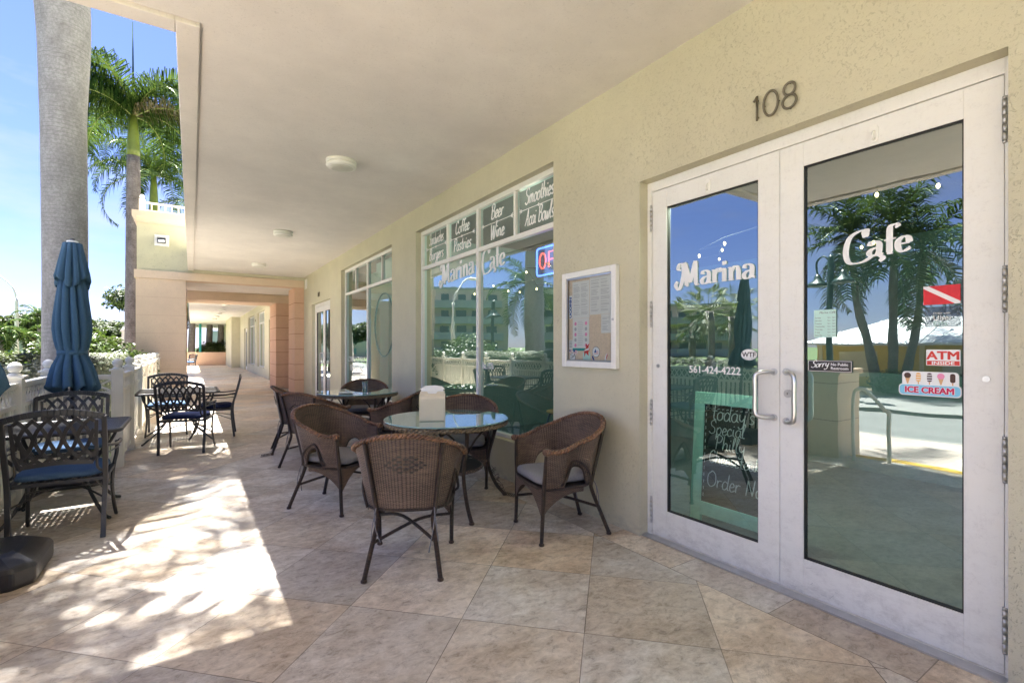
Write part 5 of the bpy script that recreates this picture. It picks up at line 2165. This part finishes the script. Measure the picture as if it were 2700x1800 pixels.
# bistro stools and table inside
def stool(x, y, label, rz=0.0):
    s = empty('cafe_chair', (x, y, 0), label, 'chair', 'wood and metal chairs inside the cafe', rz)
    part('seat', MB().lathe([(.18, .45), (.20, .455), (.20, .475), (.18, .48)], seg=24), 'pine_seat', s, False)
    q = MB()
    for k in range(4):
        a = radians(45 + 90 * k)
        q.tube(catmull([(.10 * cos(a), .10 * sin(a), .445), (.17 * cos(a), .17 * sin(a), .43), (.21 * cos(a), .21 * sin(a), .3), (.27 * cos(a), .27 * sin(a), 0)], 4), .014, 8)
    part('leg', q, 'blue_metal', s, False)
    q = MB()
    for sg in (-1, 1):
        q.tube(catmull([(sg * .17, -.10, .46), (sg * .18, -.19, .65), (sg * .16, -.22, .85)], 4), .012, 8)
    part('back_frame', q, 'blue_metal', s, False)
    q = MB()
    for k in range(8):
        a0, a1 = -.16 + k * .04, -.12 + k * .04
        q.bar((a0, -.215 - .03 * (1 - (a0 / .16) ** 2), .78), (a1, -.215 - .03 * (1 - (a1 / .16) ** 2), .78), .014, .16)
    part('backrest', q, 'pine_seat', s, False)
    return s


stool(3.75, 4.15, 'wooden seated cafe chair with blue legs just inside the cafe window', 2.0)
stool(4.3, 5.3, 'wooden seated cafe chair deeper inside the cafe', 0.6)
T = empty('cafe_table', (4.35, 4.5, 0), 'dark round table inside the cafe', 'table')
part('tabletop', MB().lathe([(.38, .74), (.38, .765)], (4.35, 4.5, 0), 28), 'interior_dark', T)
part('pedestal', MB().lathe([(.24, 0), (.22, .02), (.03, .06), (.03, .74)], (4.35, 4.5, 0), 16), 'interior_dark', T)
q = MB().box(6.2, 6.9, .5, 6.2, 0, 1.08)
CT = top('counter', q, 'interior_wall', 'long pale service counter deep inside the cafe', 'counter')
# string of warm bulbs
SL = empty('string_lights', (4.2, 3.2, 2.3), 'string of small warm bulbs hanging inside the cafe', 'string lights')
q, wq = MB(), MB()
wp = []
rg = random.Random(4)
for k in range(26):
    yy = .2 + k * .235
    xx = 3.65 + .55 * sin(k * 1.3)
    zz = 2.32 - .28 * abs(sin(k * .9))
    wp.append((xx, yy, zz + .05))
    q.lathe([(.004, -.008), (.0085, 0), (.009, .009), (.004, .018)], (xx, yy, zz), 10)
wq.tube(wp, .004, 5)
part('cable', wq, 'rubber', SL)
part('bulb', q, 'bulb_warm', SL)
for lx, ly in ((3.0, 2.0), (4.4, 3.2), (3.7, 5.2)):  # fill lights added near the bulbs; the one by the door brightens the chalkboard
    ld = bpy.data.lights.new('bulb_fill_light', 'POINT')
    ld.energy = 7.0 if lx < 3.05 else 3.5
    ld.color = (1.0, 0.84, 0.66)
    ld.shadow_soft_size = .12
    lo = bpy.data.objects.new('bulb_fill_light', ld)
    COL.objects.link(lo)
    lo.parent = SL
    lo.location = (lx - 4.2, ly - 3.2, 2.45 - 2.3)


# ------------------------------------------------------------------ vegetation
def leaf(mb, p, n, s, m=0, asp=.55):
    """small kite shaped leaf at p, facing n"""
    n = n.normalized()
    u_ = n.orthogonal().normalized()
    a = U(0, 2 * pi)
    v_ = n.cross(u_)
    d = u_ * cos(a) + v_ * sin(a)
    e = n.cross(d)
    b = n * (s * .18)
    k = len(mb.v)
    mb.v += [tuple(p - d * s), tuple(p + e * s * asp + b), tuple(p + d * s), tuple(p - e * s * asp + b)]
    mb.face((k, k + 1, k + 2, k + 3), m)


def rvec():
    while True:
        v = Vector((U(-1, 1), U(-1, 1), U(-1, 1)))
        if .05 < v.length < 1:
            return v.normalized()


def clump(mb, c, rx, ry, rz, n, s, m=0, shell=.55, bumps=.25, up=.3):
    c = Vector(c)
    for _ in range(n):
        d = rvec()
        k = 1 + bumps * mnoise.noise(d * 2.3 + c) * 2
        r = (shell + (1 - shell) * R() ** .6) * k
        p = c + Vector((d.x * rx, d.y * ry, d.z * rz)) * r
        leaf(mb, p, d + rvec() * .8 + Vector((0, 0, up)), s * U(.6, 1.3), m)


def box_hedge(mb, x0, x1, y0, y1, z0, z1, n, s):
    for _ in range(n):
        f_ = R()
        ax, ay = x1 - x0, y1 - y0
        p = Vector((U(x0, x1), U(y0, y1), U(z0, z1)))
        d = rvec() * .6
        k = random.choice((0, 0, 1, 2, 3, 4))
        jit = U(-.06, .04)
        if k == 0:
            p.z = z1 + jit + .05 * mnoise.noise(p * 3)
            d += Vector((0, 0, 1))
        elif k == 1:
            p.x = x0 - jit
            d += Vector((-1, 0, .3))
        elif k == 2:
            p.x = x1 + jit
            d += Vector((1, 0, .3))
        elif k == 3:
            p.y = y0 - jit
            d += Vector((0, -1, .3))
        else:
            p.y = y1 + jit
            d += Vector((0, 1, .3))
        leaf(mb, p, d, s * U(.6, 1.3))


def hedge(name, x0, x1, y0, y1, z1, n, s, mat, label):
    h = empty(name, ((x0 + x1) / 2, (y0 + y1) / 2, -.19), label, 'hedge')
    q = MB()
    box_hedge(q, x0, x1, y0, y1, -.1, z1, n, s)
    part('foliage', q, mat, h)
    q = MB()
    i = MB()
    q.box(x0 + .10, x1 - .10, y0 + .10, y1 - .10, -.19, z1 - .10)
    part('branches', q, 'leaf_tree', h)
    return h


hedge('clipped_hedge', -1.72, -1.10, 8.75, 12.9, 1.20, 9000, .030, 'leaf_silver', 'silvery clipped hedge right behind the fence beside the leafy bush')
hedge('clipped_hedge', -4.6, -1.62, 9.0, 9.9, 1.22, 9000, .034, 'leaf_hedge', 'grey green clipped hedge behind the palm trunk at the left')
hedge('clipped_hedge', -2.25, -1.45, 3.7, 7.6, 1.12, 6000, .034, 'leaf_silver', 'silvery clipped hedge outside the near stretch of fence, seen mirrored in the shopfront')
hedge('clipped_hedge', -14, -3.2, 24.0, 25.0, .98, 5000, .06, 'leaf_hedge', 'long low trimmed hedge across the lawn behind the street lamp')


def bush(c, r, n, s, mat, label, parts=5, name='leafy_bush'):
    b = empty(name, (c[0], c[1], -.19), label, 'bush')
    q = MB()
    for _ in range(parts):
        d = rvec()
        cc_ = (c[0] + d.x * r[0] * .42, c[1] + d.y * r[1] * .42, c[2] + abs(d.z) * r[2] * .30)
        clump(q, cc_, r[0] * .66, r[1] * .66, r[2] * .66, n // parts, s)
    part('foliage', q, mat, b)
    q = MB()
    for k in range(5):
        a = k * 1.26
        q.tube([(c[0], c[1], -.19), (c[0] + r[0] * .3 * cos(a), c[1] + r[1] * .3 * sin(a), c[2] * .6), (c[0] + r[0] * .6 * cos(a), c[1] + r[1] * .6 * sin(a), c[2] + .2)], [.03, .02, .01], 6)
    part('stem', q, 'bark', b)
    return b


bush((-1.85, 14.0, .72), (1.05, 1.1, 1.05), 15000, .055, 'leaf_bush', 'big glossy green bush spilling over the fence before the peach pier', 7)
bush((-3.15, 13.4, .55), (.7, .7, .9), 5000, .055, 'leaf_bush', 'smaller green bush to the left of the palm trunk', 4)


def frond(mb, base, az, el, L, droop, ll, n=34, m=0, rm=1, curl=0.35, wid=.022):
    """feather palm leaf; el = start elevation in degrees, droop = how far it bends over"""
    p = Vector(base)
    h = Vector((cos(az), sin(az), 0))
    side = Vector((-sin(az), cos(az), 0))
    pts, dirs = [p.copy()], []
    e = radians(el)
    de = radians(droop) / n
    st = L / n
    for i in range(n):
        d = h * cos(e) + Vector((0, 0, 1)) * sin(e)
        dirs.append(d)
        p = p + d * st
        pts.append(p.copy())
        e -= de * (0.5 + i / n)
    mb.tube(pts[::3] + [pts[-1]], [.022 * (1 - k / (len(pts) / 3 + 2)) + .004 for k in range(len(pts[::3]) + 1)], 4, rm)
    for i in range(2, n):
        f_ = i / n
        l_ = ll * (sin(pi * (f_ * .86 + .10)) ** .7) * U(.85, 1.1)
        d = dirs[i]
        upv = side.cross(d) * -1
        for sg in (-1, 1):
            dd = side * sg * U(.75, 1.0) + d * U(.35, .65) + upv * U(-.1, .35)
            dd.normalize()
            a = pts[i]
            b = a + dd * l_ * .5
            c_ = b + (dd * .6 + Vector((0, 0, -curl - U(0, .35)))).normalized() * l_ * .5
            w_ = d * wid * .5
            k = len(mb.v)
            mb.v += [tuple(a - w_), tuple(a + w_), tuple(b + w_ * .9), tuple(b - w_ * .9), tuple(c_)]
            mb.face((k, k + 1, k + 2, k + 3), m)
            mb.face((k + 3, k + 2, k + 4), m)


def palm(name, pts, radii, crown_r, nf, label, mat_t='palm_trunk', shaft=0.0, ll=.55, n=34, elr=(70, -35), droop=95, spear=0.0, seed=0, cat='palm', wid=.03, dry=.1, azs=None, curl=.35):
    random.seed(seed + 100)
    pm = empty(name, (pts[0][0], pts[0][1], pts[0][2]), label, cat)
    path = catmull(pts, 8)
    rad = []
    for i in range(len(path)):
        f_ = i / (len(path) - 1) * (len(radii) - 1)
        k = min(int(f_), len(radii) - 2)
        rad.append(radii[k] + (radii[k + 1] - radii[k]) * (f_ - k))
    part('trunk', MB().tube(path, rad, 40), mat_t, pm)
    tp = Vector(pts[-1])
    if shaft:
        q = MB().tube([tp, tp + Vector((0, 0, shaft * .15)), tp + Vector((0, 0, shaft * .6)), tp + Vector((0, 0, shaft))], [radii[-1] * 1.0, radii[-1] * 1.05, radii[-1] * .85, radii[-1] * .55], 16)
        part('crownshaft', q, 'crownshaft', pm)
        tp = tp + Vector((0, 0, shaft))
    q = MB()
    for k in range(nf):
        az = k * 2.39996 + U(-.15, .15)
        if azs:
            az = azs[k % len(azs)] + U(-.2, .2)
        f_ = k / max(1, nf - 1)
        el = elr[0] + (elr[1] - elr[0]) * f_ + U(-8, 8)
        frond(q, tp + Vector((0, 0, -.05 * f_)), az, el, crown_r * U(.85, 1.1), droop * U(.75, 1.15), ll, n, 2 if R() < dry and f_ > .7 else 0, 1, curl, wid)
    if spear:
        q.tube([tp, tp + Vector((U(-.03, .03), 0, spear))], [.035, .010], 6, 0)
    part('crown', q, ['leaf_palm', 'crownshaft', 'leaf_palm_dry'], pm)
    return pm


palm('royal_palm', [(-1.32, 8.18, -.19), (-1.32, 8.18, 2.2), (-1.34, 8.2, 4.2), (-1.36, 8.2, 5.8), (-1.6, 8.0, 8.0), (-2.6, 7.3, 10.4)], [.232, .218, .222, .275, .26, .2], 3.2, 12,
     'thick grey royal palm trunk close behind the terrace fence', 'royal_trunk', 1.5, .8, 46, (65, -5), 65, seed=2, wid=.05)
palm('royal_palm', [(-1.50, 19.0, -.19), (-1.50, 19.0, 3.5), (-1.50, 19.0, 7.25)], [.24, .205, .165], 2.75, 20,
     'tall palm with a bright green crownshaft rising behind the peach pier', 'palm_trunk', 1.25, 1.15, 84, (84, 28), 165, 2.9, seed=5, wid=.032, curl=1.5, azs=[pi, 0, pi - .5, .45, pi + .55, -.5, 2.1, 1.0, pi + 1.1, -1.1, pi + .1, -.1])
palm('royal_palm', [(-1.62, 31.0, -.19), (-1.62, 31.0, 4.0), (-1.62, 31.0, 8.1)], [.28, .24, .2], 4.2, 19,
     'farther palm whose crown shows low behind the roof railing', 'palm_trunk', 2.1, 1.0, 64, (75, 0), 150, 3.6, seed=9, wid=.045, curl=1.1)
palm('royal_palm', [(-2.75, 34.2, -.19), (-2.72, 34.2, 6.0), (-2.60, 34.2, 11.6)], [.2, .18, .15], 4.2, 14,
     'palm behind the green crownshaft with one long frond hanging at its left', 'palm_trunk', 1.9, 1.1, 70, (66, 0), 165, seed=14, wid=.045, curl=1.4)
palm('royal_palm', [(1.2, 34.0, 3.6), (1.2, 34.0, 5.0), (1.2, 34.0, 8.4)], [.2, .18, .15], 3.6, 12,
     'palm crown half hidden behind the slab edge above the railing', 'palm_trunk', 1.0, .9, 40, (60, -30), 120, seed=16, wid=.06)
palm('royal_palm', [(-3.75, 12.9, -.19), (-3.75, 12.9, 3.0), (-3.75, 12.9, 6.8), (-3.0, 12.1, 9.7), (-2.0, 11.1, 11.8)], [.34, .31, .34, .28, .24], 3.1, 24,
     'thick royal palm mirrored in the cafe window', 'royal_trunk', 1.4, .8, 36, (65, -25), 95, seed=21, wid=.05)
palm('coconut_palm', [(-7.4, 18.0, -.19), (-7.2, 18.0, 2.0), (-7.0, 17.9, 4.2)], [.16, .12, .10], 2.6, 16,
     'slender coconut palm mirrored right of the thick trunk in the cafe window', 'palm_trunk', 0, .7, 34, (65, -45), 100, seed=22, wid=.05)
# the three palms of the kiosk, mirrored in the right door leaf
palm('coconut_palm', [(-13.87, 6.95, -.19), (-13.6, 7.1, 1.2), (-13.25, 7.4, 3.2), (-13.1, 7.5, 5.2)], [.17, .14, .11, .09], 3.0, 17,
     'left leaning palm of the three before the yellow kiosk', 'palm_trunk', 0, .8, 34, (75, -50), 85, seed=31, wid=.06, dry=.5)
palm('coconut_palm', [(-14.3, 6.70, -.19), (-14.35, 6.70, 2.0), (-14.25, 6.68, 5.5)], [.15, .13, .09], 3.1, 17,
     'middle upright palm of the three before the yellow kiosk', 'palm_trunk', 0, .8, 34, (80, -50), 85, seed=32, wid=.06, dry=.5)
palm('coconut_palm', [(-14.45, 6.50, -.19), (-14.8, 6.3, 1.5), (-15.0, 6.15, 3.2), (-15.05, 6.1, 4.7)], [.15, .13, .10, .09], 3.0, 17,
     'right leaning palm of the three before the yellow kiosk', 'palm_trunk', 0, .8, 34, (70, -50), 90, seed=33, wid=.06, dry=.5)


# fan palms mirrored in the left door leaf
def fan_palm(x, y, h, label, seed):
    random.seed(seed)
    pm = empty('cabbage_palm', (x, y, -.19), label, 'palm', 'cabbage palms across the street')
    part('trunk', MB().tube([(x, y, -.19), (x + U(-.1, .1), y, h * .5), (x, y, h)], [.19, .16, .17], 12), 'palm_trunk', pm)
    q = MB()
    for k in range(26):
        d = rvec()
        d.z = d.z * .9 + .15
        c_ = Vector((x, y, h)) + d * U(.7, 1.1)
        q.tube([(x, y, h), c_], .012, 4, 1)
        for j in range(15):
            a = -1.2 + 2.4 * j / 14
            sd = d.cross(Vector((0, 0, 1))).normalized()
            dd = (d * cos(a) + sd * sin(a)).normalized()
            t1 = c_ + dd * .45
            t2 = t1 + (dd + Vector((0, 0, -.8))).normalized() * .3
            w_ = dd.cross(Vector((0, 0, 1))).normalized() * .025
            kk = len(q.v)
            q.v += [tuple(c_), tuple(t1 - w_), tuple(t1 + w_), tuple(t2)]
            q.face((kk, kk + 1, kk + 2), 0)
            q.face((kk + 1, kk + 3, kk + 2), 0)
    part('crown', q, ['leaf_light', 'crownshaft'], pm)


fan_palm(-14.2, 13.6, 3.0, 'cabbage palm with the tallest crown of the row, mirrored in the left door leaf', 41)
fan_palm(-15.6, 15.6, 2.6, 'second cabbage palm of the row across the street', 42)
fan_palm(-16.8, 14.2, 2.9, 'third cabbage palm of the row across the street', 43)
fan_palm(-19.0, 15.0, 3.4, 'fourth cabbage palm of the row across the street', 44)


def tree(x, y, h, r, label, mat='leaf_tree', n=9000, s=.14, seed=0, cz=.62, flat=.6):
    random.seed(seed + 500)
    t_ = empty('broadleaf_tree', (x, y, -.19), label, 'tree')
    tb_ = MB().tube([(x, y, -.19), (x + .1, y, h * .3), (x, y, h * .62)], [.22, .17, .08], 8)
    q = MB()
    for k in range(9):
        a = k * 2.4
        rr_ = r * sqrt((k + .5) / 9) * .75
        c_ = (x + rr_ * cos(a), y + rr_ * sin(a), h * cz + r * flat * U(-.2, .45) * (1 - rr_ / r * .6))
        tb_.tube([(x, y, h * .35), ((x + c_[0]) / 2, (y + c_[1]) / 2, h * .5), c_], [.09, .06, .02], 5)
        clump(q, c_, r * .42, r * .42, r * .42 * flat, n // 9, s, bumps=.35)
    part('trunk', tb_, 'bark', t_)
    part('crown', q, mat, t_)


tree(-10.4, 52, 4.7, 2.3, 'round dark tree at the far left beside the houses', s=.20, seed=1)
tree(-8.0, 66, 4.8, 3.6, 'wide dark tree seen between the umbrella and the pier', s=.22, seed=2)
tree(-5.3, 62, 4.4, 2.6, 'dark tree at the right end of the far tree line', s=.20, seed=3)
tree(-3.75, 38, 2.6, 1.0, 'small yellow green tree behind the bush', 'leaf_light', 4500, .11, seed=4)
tree(-12.2, 68, 4.3, 2.6, 'distant tree on the left of the tree line', s=.22, seed=5)
for i, (x, y, h, lab) in enumerate(((-7.35, 31.5, 2.15, 'small palm at the left edge before the gabled house'), (-7.5, 36.0, 2.0, 'small palm just right of the street lamp'), (-7.9, 41.0, 3.4, 'taller small palm left of the thick trunk'))):
    palm('small_palm', [(x, y, -.19), (x + .1, y, h * .5), (x, y, h)], [.12, .09, .07], 1.35, 14, lab, 'palm_trunk', 0, .42, 26, (55, -30), 110, seed=50 + i, wid=.05)
# low planting across the lawn
for i, (x, y, r_, lab) in enumerate(((-11.5, 30, 1.3, 'low flowering shrub at the far left of the lawn'), (-9.3, 29.3, 1.1, 'low shrub beside the foot of the street lamp'), (-7.2, 29.5, 1.2, 'low shrub right of the street lamp'), (-5.2, 28.0, 1.3, 'low yellowish shrub left of the umbrella'))):
    bush((x, y, .5), (r_ * 1.2, r_, .9), 1500, .09, 'leaf_light' if i % 2 else 'leaf_bush', lab, 4, 'low_shrub')

# planting before the kiosk
for i, (x, y, lab) in enumerate(((-12.6, 8.0, 'dark shrub left of the three kiosk palms'), (-13.2, 6.2, 'dark shrub at the feet of the three kiosk palms'), (-13.8, 4.6, 'dark shrub right of the three kiosk palms'), (-13.4, 2.8, 'dark shrub at the right end of the kiosk bed'))):
    bush((x, y, .1), (.9, .9, .55), 2500, .06, 'leaf_bush', lab, 4, 'low_shrub')
# end of the arcade
tree(-.9, 55, 7.4, 3.4, 'dark fig tree beyond the far end of the arcade', s=.17, seed=7)
tree(-3.4, 58, 8.4, 3.6, 'dense dark tree outside the far end of the arcade', s=.17, seed=8)
bush((1.9, 50, .6), (1.7, 1.0, 1.5), 5000, .09, 'leaf_light', 'pale grassy shrub above the low terracotta wall', 5, 'pale_shrub')
bush((-1.7, 49, .9), (1.6, 1.0, 1.3), 4000, .09, 'leaf_light', 'yellow green shrub at the left above the low terracotta wall', 4, 'pale_shrub')
random.seed(77)
for i, (x, y) in enumerate(((-.05, 49.5), (1.25, 51), (2.1, 50.5))):
    q = MB().tube([(x, y, -.19), (x + .1, y, 3), (x, y, 6)], [.28, .24, .2], 12)
    tt = empty('bare_palm_trunk', (x, y, -.19), ['grey palm trunk left of the teal pole beyond the arcade', 'grey palm trunk right of the teal pole beyond the arcade', 'rightmost grey palm trunk beyond the arcade'][i], 'palm')
    part('trunk', q, 'palm_trunk', tt)
    q = MB()
    for k in range(6):
        frond(q, (x, y, 6), k * 2.4, 60 - k * 9, 2.4, 100, .7, 24, wid=.07)
    part('crown', q, ['leaf_palm', 'crownshaft'], tt)
top('teal_pole', MB().tube([(.62, 49, -.19), (.62, 49, 5.5)], .09, 10), 'teal_paint', 'tall teal pole beyond the low terracotta wall', 'pole')
top('screen_building', MB().box(2.2, 14, 75, 80, -.19, 3.2).box(2.1, 14.1, 74.9, 80.1, 3.2, 3.5), 'sail_grey', 'low blue grey building in the distance at the end of the arcade', 'building')

# dark wrought chairs stacked at the far terrace
for i, (x, y, lab) in enumerate(((-.42, 35.2, 'dark metal chair far down the arcade by the outer edge'), (-.5, 36.3, 'dark metal chair farthest away down the arcade'))):
    copy_tree(MC, (x + .35, y, 0), 1.4 + i, lab)


# ------------------------------------------------------------------ street furniture and buildings
def lamp_tall(x, y, h, label):
    L = empty('street_lamp', (x, y, -.19), label, 'street lamp')
    part('pole', MB().tube([(x, y, -.19), (x, y, h - .6), (x, y, h - .4)], [.12, .085, .08], 12), 'fence_paint', L)
    part('arm', MB().tube(catmull([(x, y, h - .45), (x - .2, y, h + .3), (x - .9, y + .1, h + 1.05), (x - 1.2, y + .1, h + 1.15)], 6), .045, 8), 'fence_paint', L)
    part('lamp_head', MB().lathe([(.10, -.06), (.16, 0), (.10, .07), (.02, .09)], (x - 1.45, y + .1, h + 1.15), 12, sx=2.0), 'fence_paint', L)


lamp_tall(-8.95, 41.6, 4.75, 'tall white street lamp with a curved arm at the far left')
lamp_tall(-7.8, 27.0, 4.5, 'tall street lamp mirrored in the left pane of the cafe window')
def bell_lamp(LX, LY, h, label):
    L = empty('twin_bell_lamp', (LX, LY, -.19), label, 'street lamp', 'dark green twin bell street lamps')
    part('pole', MB().lathe([(.16, -.19), (.16, .1), (.10, .3), (.085, .6), (.075, h - .1), (.02, h)], (LX, LY, 0), 14), 'lamp_green', L)
    for sg in (-1, 1):
        dx, dy = .42 * sg * -.35, .42 * sg * .94
        q = MB().tube(catmull([(LX, LY, h - .25), (LX + dx * .5, LY + dy * .5, h - .02), (LX + dx, LY + dy, h - .15), (LX + dx, LY + dy, h - .5)], 6), .025, 8)
        part('arm', q, 'lamp_green', L)
        part('bell_shade', MB().lathe([(.05, h - .48), (.09, h - .56), (.13, h - .66), (.24, h - .74), (.31, h - .82), (.30, h - .83), (.10, h - .78)], (LX + dx, LY + dy, 0), 20), 'lamp_green', L)


bell_lamp(-9.73, 6.69, 4.0, 'dark green street lamp with two bell shades before the yellow kiosk')
bell_lamp(-6.45, 20.0, 3.6, 'dark green twin bell street lamp mirrored beside the thick trunk in the cafe window')

K = empty('yellow_kiosk', (-18.5, 4, -.19), 'low yellow kiosk with a white standing seam metal roof across the road', 'building')
part('wall', MB().box(-22, -15.6, -6, 9.7, -.19, 1.5), 'kiosk_yellow', K)
q = MB()
ex0, ex1, ey0, ey1 = -22.4, -15.15, -6.5, 10.15
r0, r1 = (-18.6, -4.0), (-18.6, 8.2)
q.poly([(ex1, ey0, 1.5), (ex1, ey1, 1.5), (r1[0], r1[1], 2.55), (r0[0], r0[1], 2.55)])
q.poly([(ex0, ey1, 1.5), (ex0, ey0, 1.5), (r0[0], r0[1], 2.55), (r1[0], r1[1], 2.55)])
q.poly([(ex1, ey1, 1.5), (ex0, ey1, 1.5), (r1[0], r1[1], 2.55)])
q.poly([(ex0, ey0, 1.5), (ex1, ey0, 1.5), (r0[0], r0[1], 2.55)])
q.box(ex0, ex1, ey0, ey1, 1.42, 1.495)
for k in range(38):
    yy = ey0 + .3 + k * .43
    f_ = 1.0
    if yy > r1[1]:
        f_ = (ey1 - yy) / (ey1 - r1[1])
    if yy < r0[1]:
        f_ = (yy - ey0) / (r0[1] - ey0)
    q.bar((ex1, yy, 1.515), (ex1 + (r0[0] - ex1) * f_, yy, 1.515 + 1.05 * f_), .025, .04)
part('roof', q, 'roof_metal', K)
q = MB()
for yy in (1.0, 4.4, 7.6):
    q.box(-15.62, -15.55, yy, yy + 1.3, .25, 1.2)
part('shutter', q, 'kiosk_trim', K)
q = MB()
for yy in (-2, 2.9, 6.2, 9.5):
    q.box(-15.63, -15.56, yy, yy + .14, -.19, 1.5)
part('pilaster', q, 'kiosk_trim', K)


def apartment(x, y, wdt, dpt, floors, rz, label, mat='apt_wall'):
    a = empty('apartment_building', (x, y, -.19), label, 'building', rz=rz)
    H_ = floors * 2.5 + .6
    part('wall', MB().box(-wdt / 2, wdt / 2, 0, dpt, 0, H_), mat, a, False)
    part('parapet', MB().box(-wdt / 2 - .2, wdt / 2 + .2, -.2, dpt + .2, H_, H_ + .35), 'apt_grey', a, False)
    for k in range(floors):
        z = k * 2.5 + .2
        part('balcony', MB().box(-wdt / 2 + 1, wdt / 2 - 1, -1.5, -.002, z, z + .22).box(-wdt / 2 + 1, wdt / 2 - 1, -1.5, -1.4, z + .22, z + 1.15), 'apt_grey', a, False)
        n = int(wdt / 3)
        q = MB()
        for j in range(n):
            xx = -wdt / 2 + 1.6 + j * (wdt - 2.4) / n
            q.box(xx, xx + 1.5, -.06, .0, z + .3, z + 2.2)
        part('window', q, 'apt_glass', a, False)
    return a


apartment(-30, 69, 15, 9, 4, radians(22), 'brown apartment block with long balconies mirrored in the cafe window')
apartment(-46, 58, 16, 9, 4, radians(40), 'tan apartment block behind the mirrored palm', 'house_wall')
apartment(-62, 50, 18, 9, 3, radians(52), 'low apartment block far across the street')


def house(x, y, wdt, dpt, h, rh, label, gable=False):
    a = empty('house', (x, y, -.19), label, 'house')
    part('wall', MB().box(-wdt / 2, wdt / 2, 0, dpt, 0, h), 'house_wall', a, False)
    q = MB()
    if gable:
        q.prism([(-wdt / 2 - .4, h), (wdt / 2 + .4, h), (0, h + rh)], (0, -.4, 0), (1, 0, 0), (0, 0, 1), (0, 1, 0), dpt + .8)
    else:
        w_, d_ = wdt / 2 + .5, dpt + .5
        b_ = [(-w_, -.5, h), (w_, -.5, h), (w_, d_, h), (-w_, d_, h)]
        r1_, r2_ = (-w_ + 3, dpt / 2, h + rh), (w_ - 3, dpt / 2, h + rh)
        q.poly([b_[0], b_[1], r2_, r1_]).poly([b_[1], b_[2], r2_]).poly([b_[2], b_[3], r1_, r2_]).poly([b_[3], b_[0], r1_])
    part('roof', q, 'shingle' if not gable else 'house_wall', a, False)
    for j in range(int(wdt / 2.6)):
        xx = -wdt / 2 + .8 + j * 2.6
        for z in ((.5, 2.1) if h > 3.2 else (.5,)):
            part('window', MB().box(xx, xx + 1.3, -.05, .0, z, z + .9), 'house_teal', a, False)


house(-18.9, 78, 6, 8, 3.0, 1.5, 'pale gabled house at the far left', True)
house(-14.3, 72, 7.4, 7, 3.45, .85, 'pale two storey house with a brown hip roof at the left')
# capped gate pillar
q = MB()
q.box(-.24, .24, -.24, .24, -.19, 2.15)
q.box(-.30, .30, -.30, .30, 2.15, 2.24)
q.lathe([(.27, 2.24), (.27, 2.30), (.18, 2.42), (.08, 2.46), (.01, 2.47)], seg=16)
o = top('gate_pillar', q, 'fence_paint', 'white gate pillar with a rounded cap behind the bush next to the pier', 'pillar')
o.location = (-2.72, 31.7, -.19)
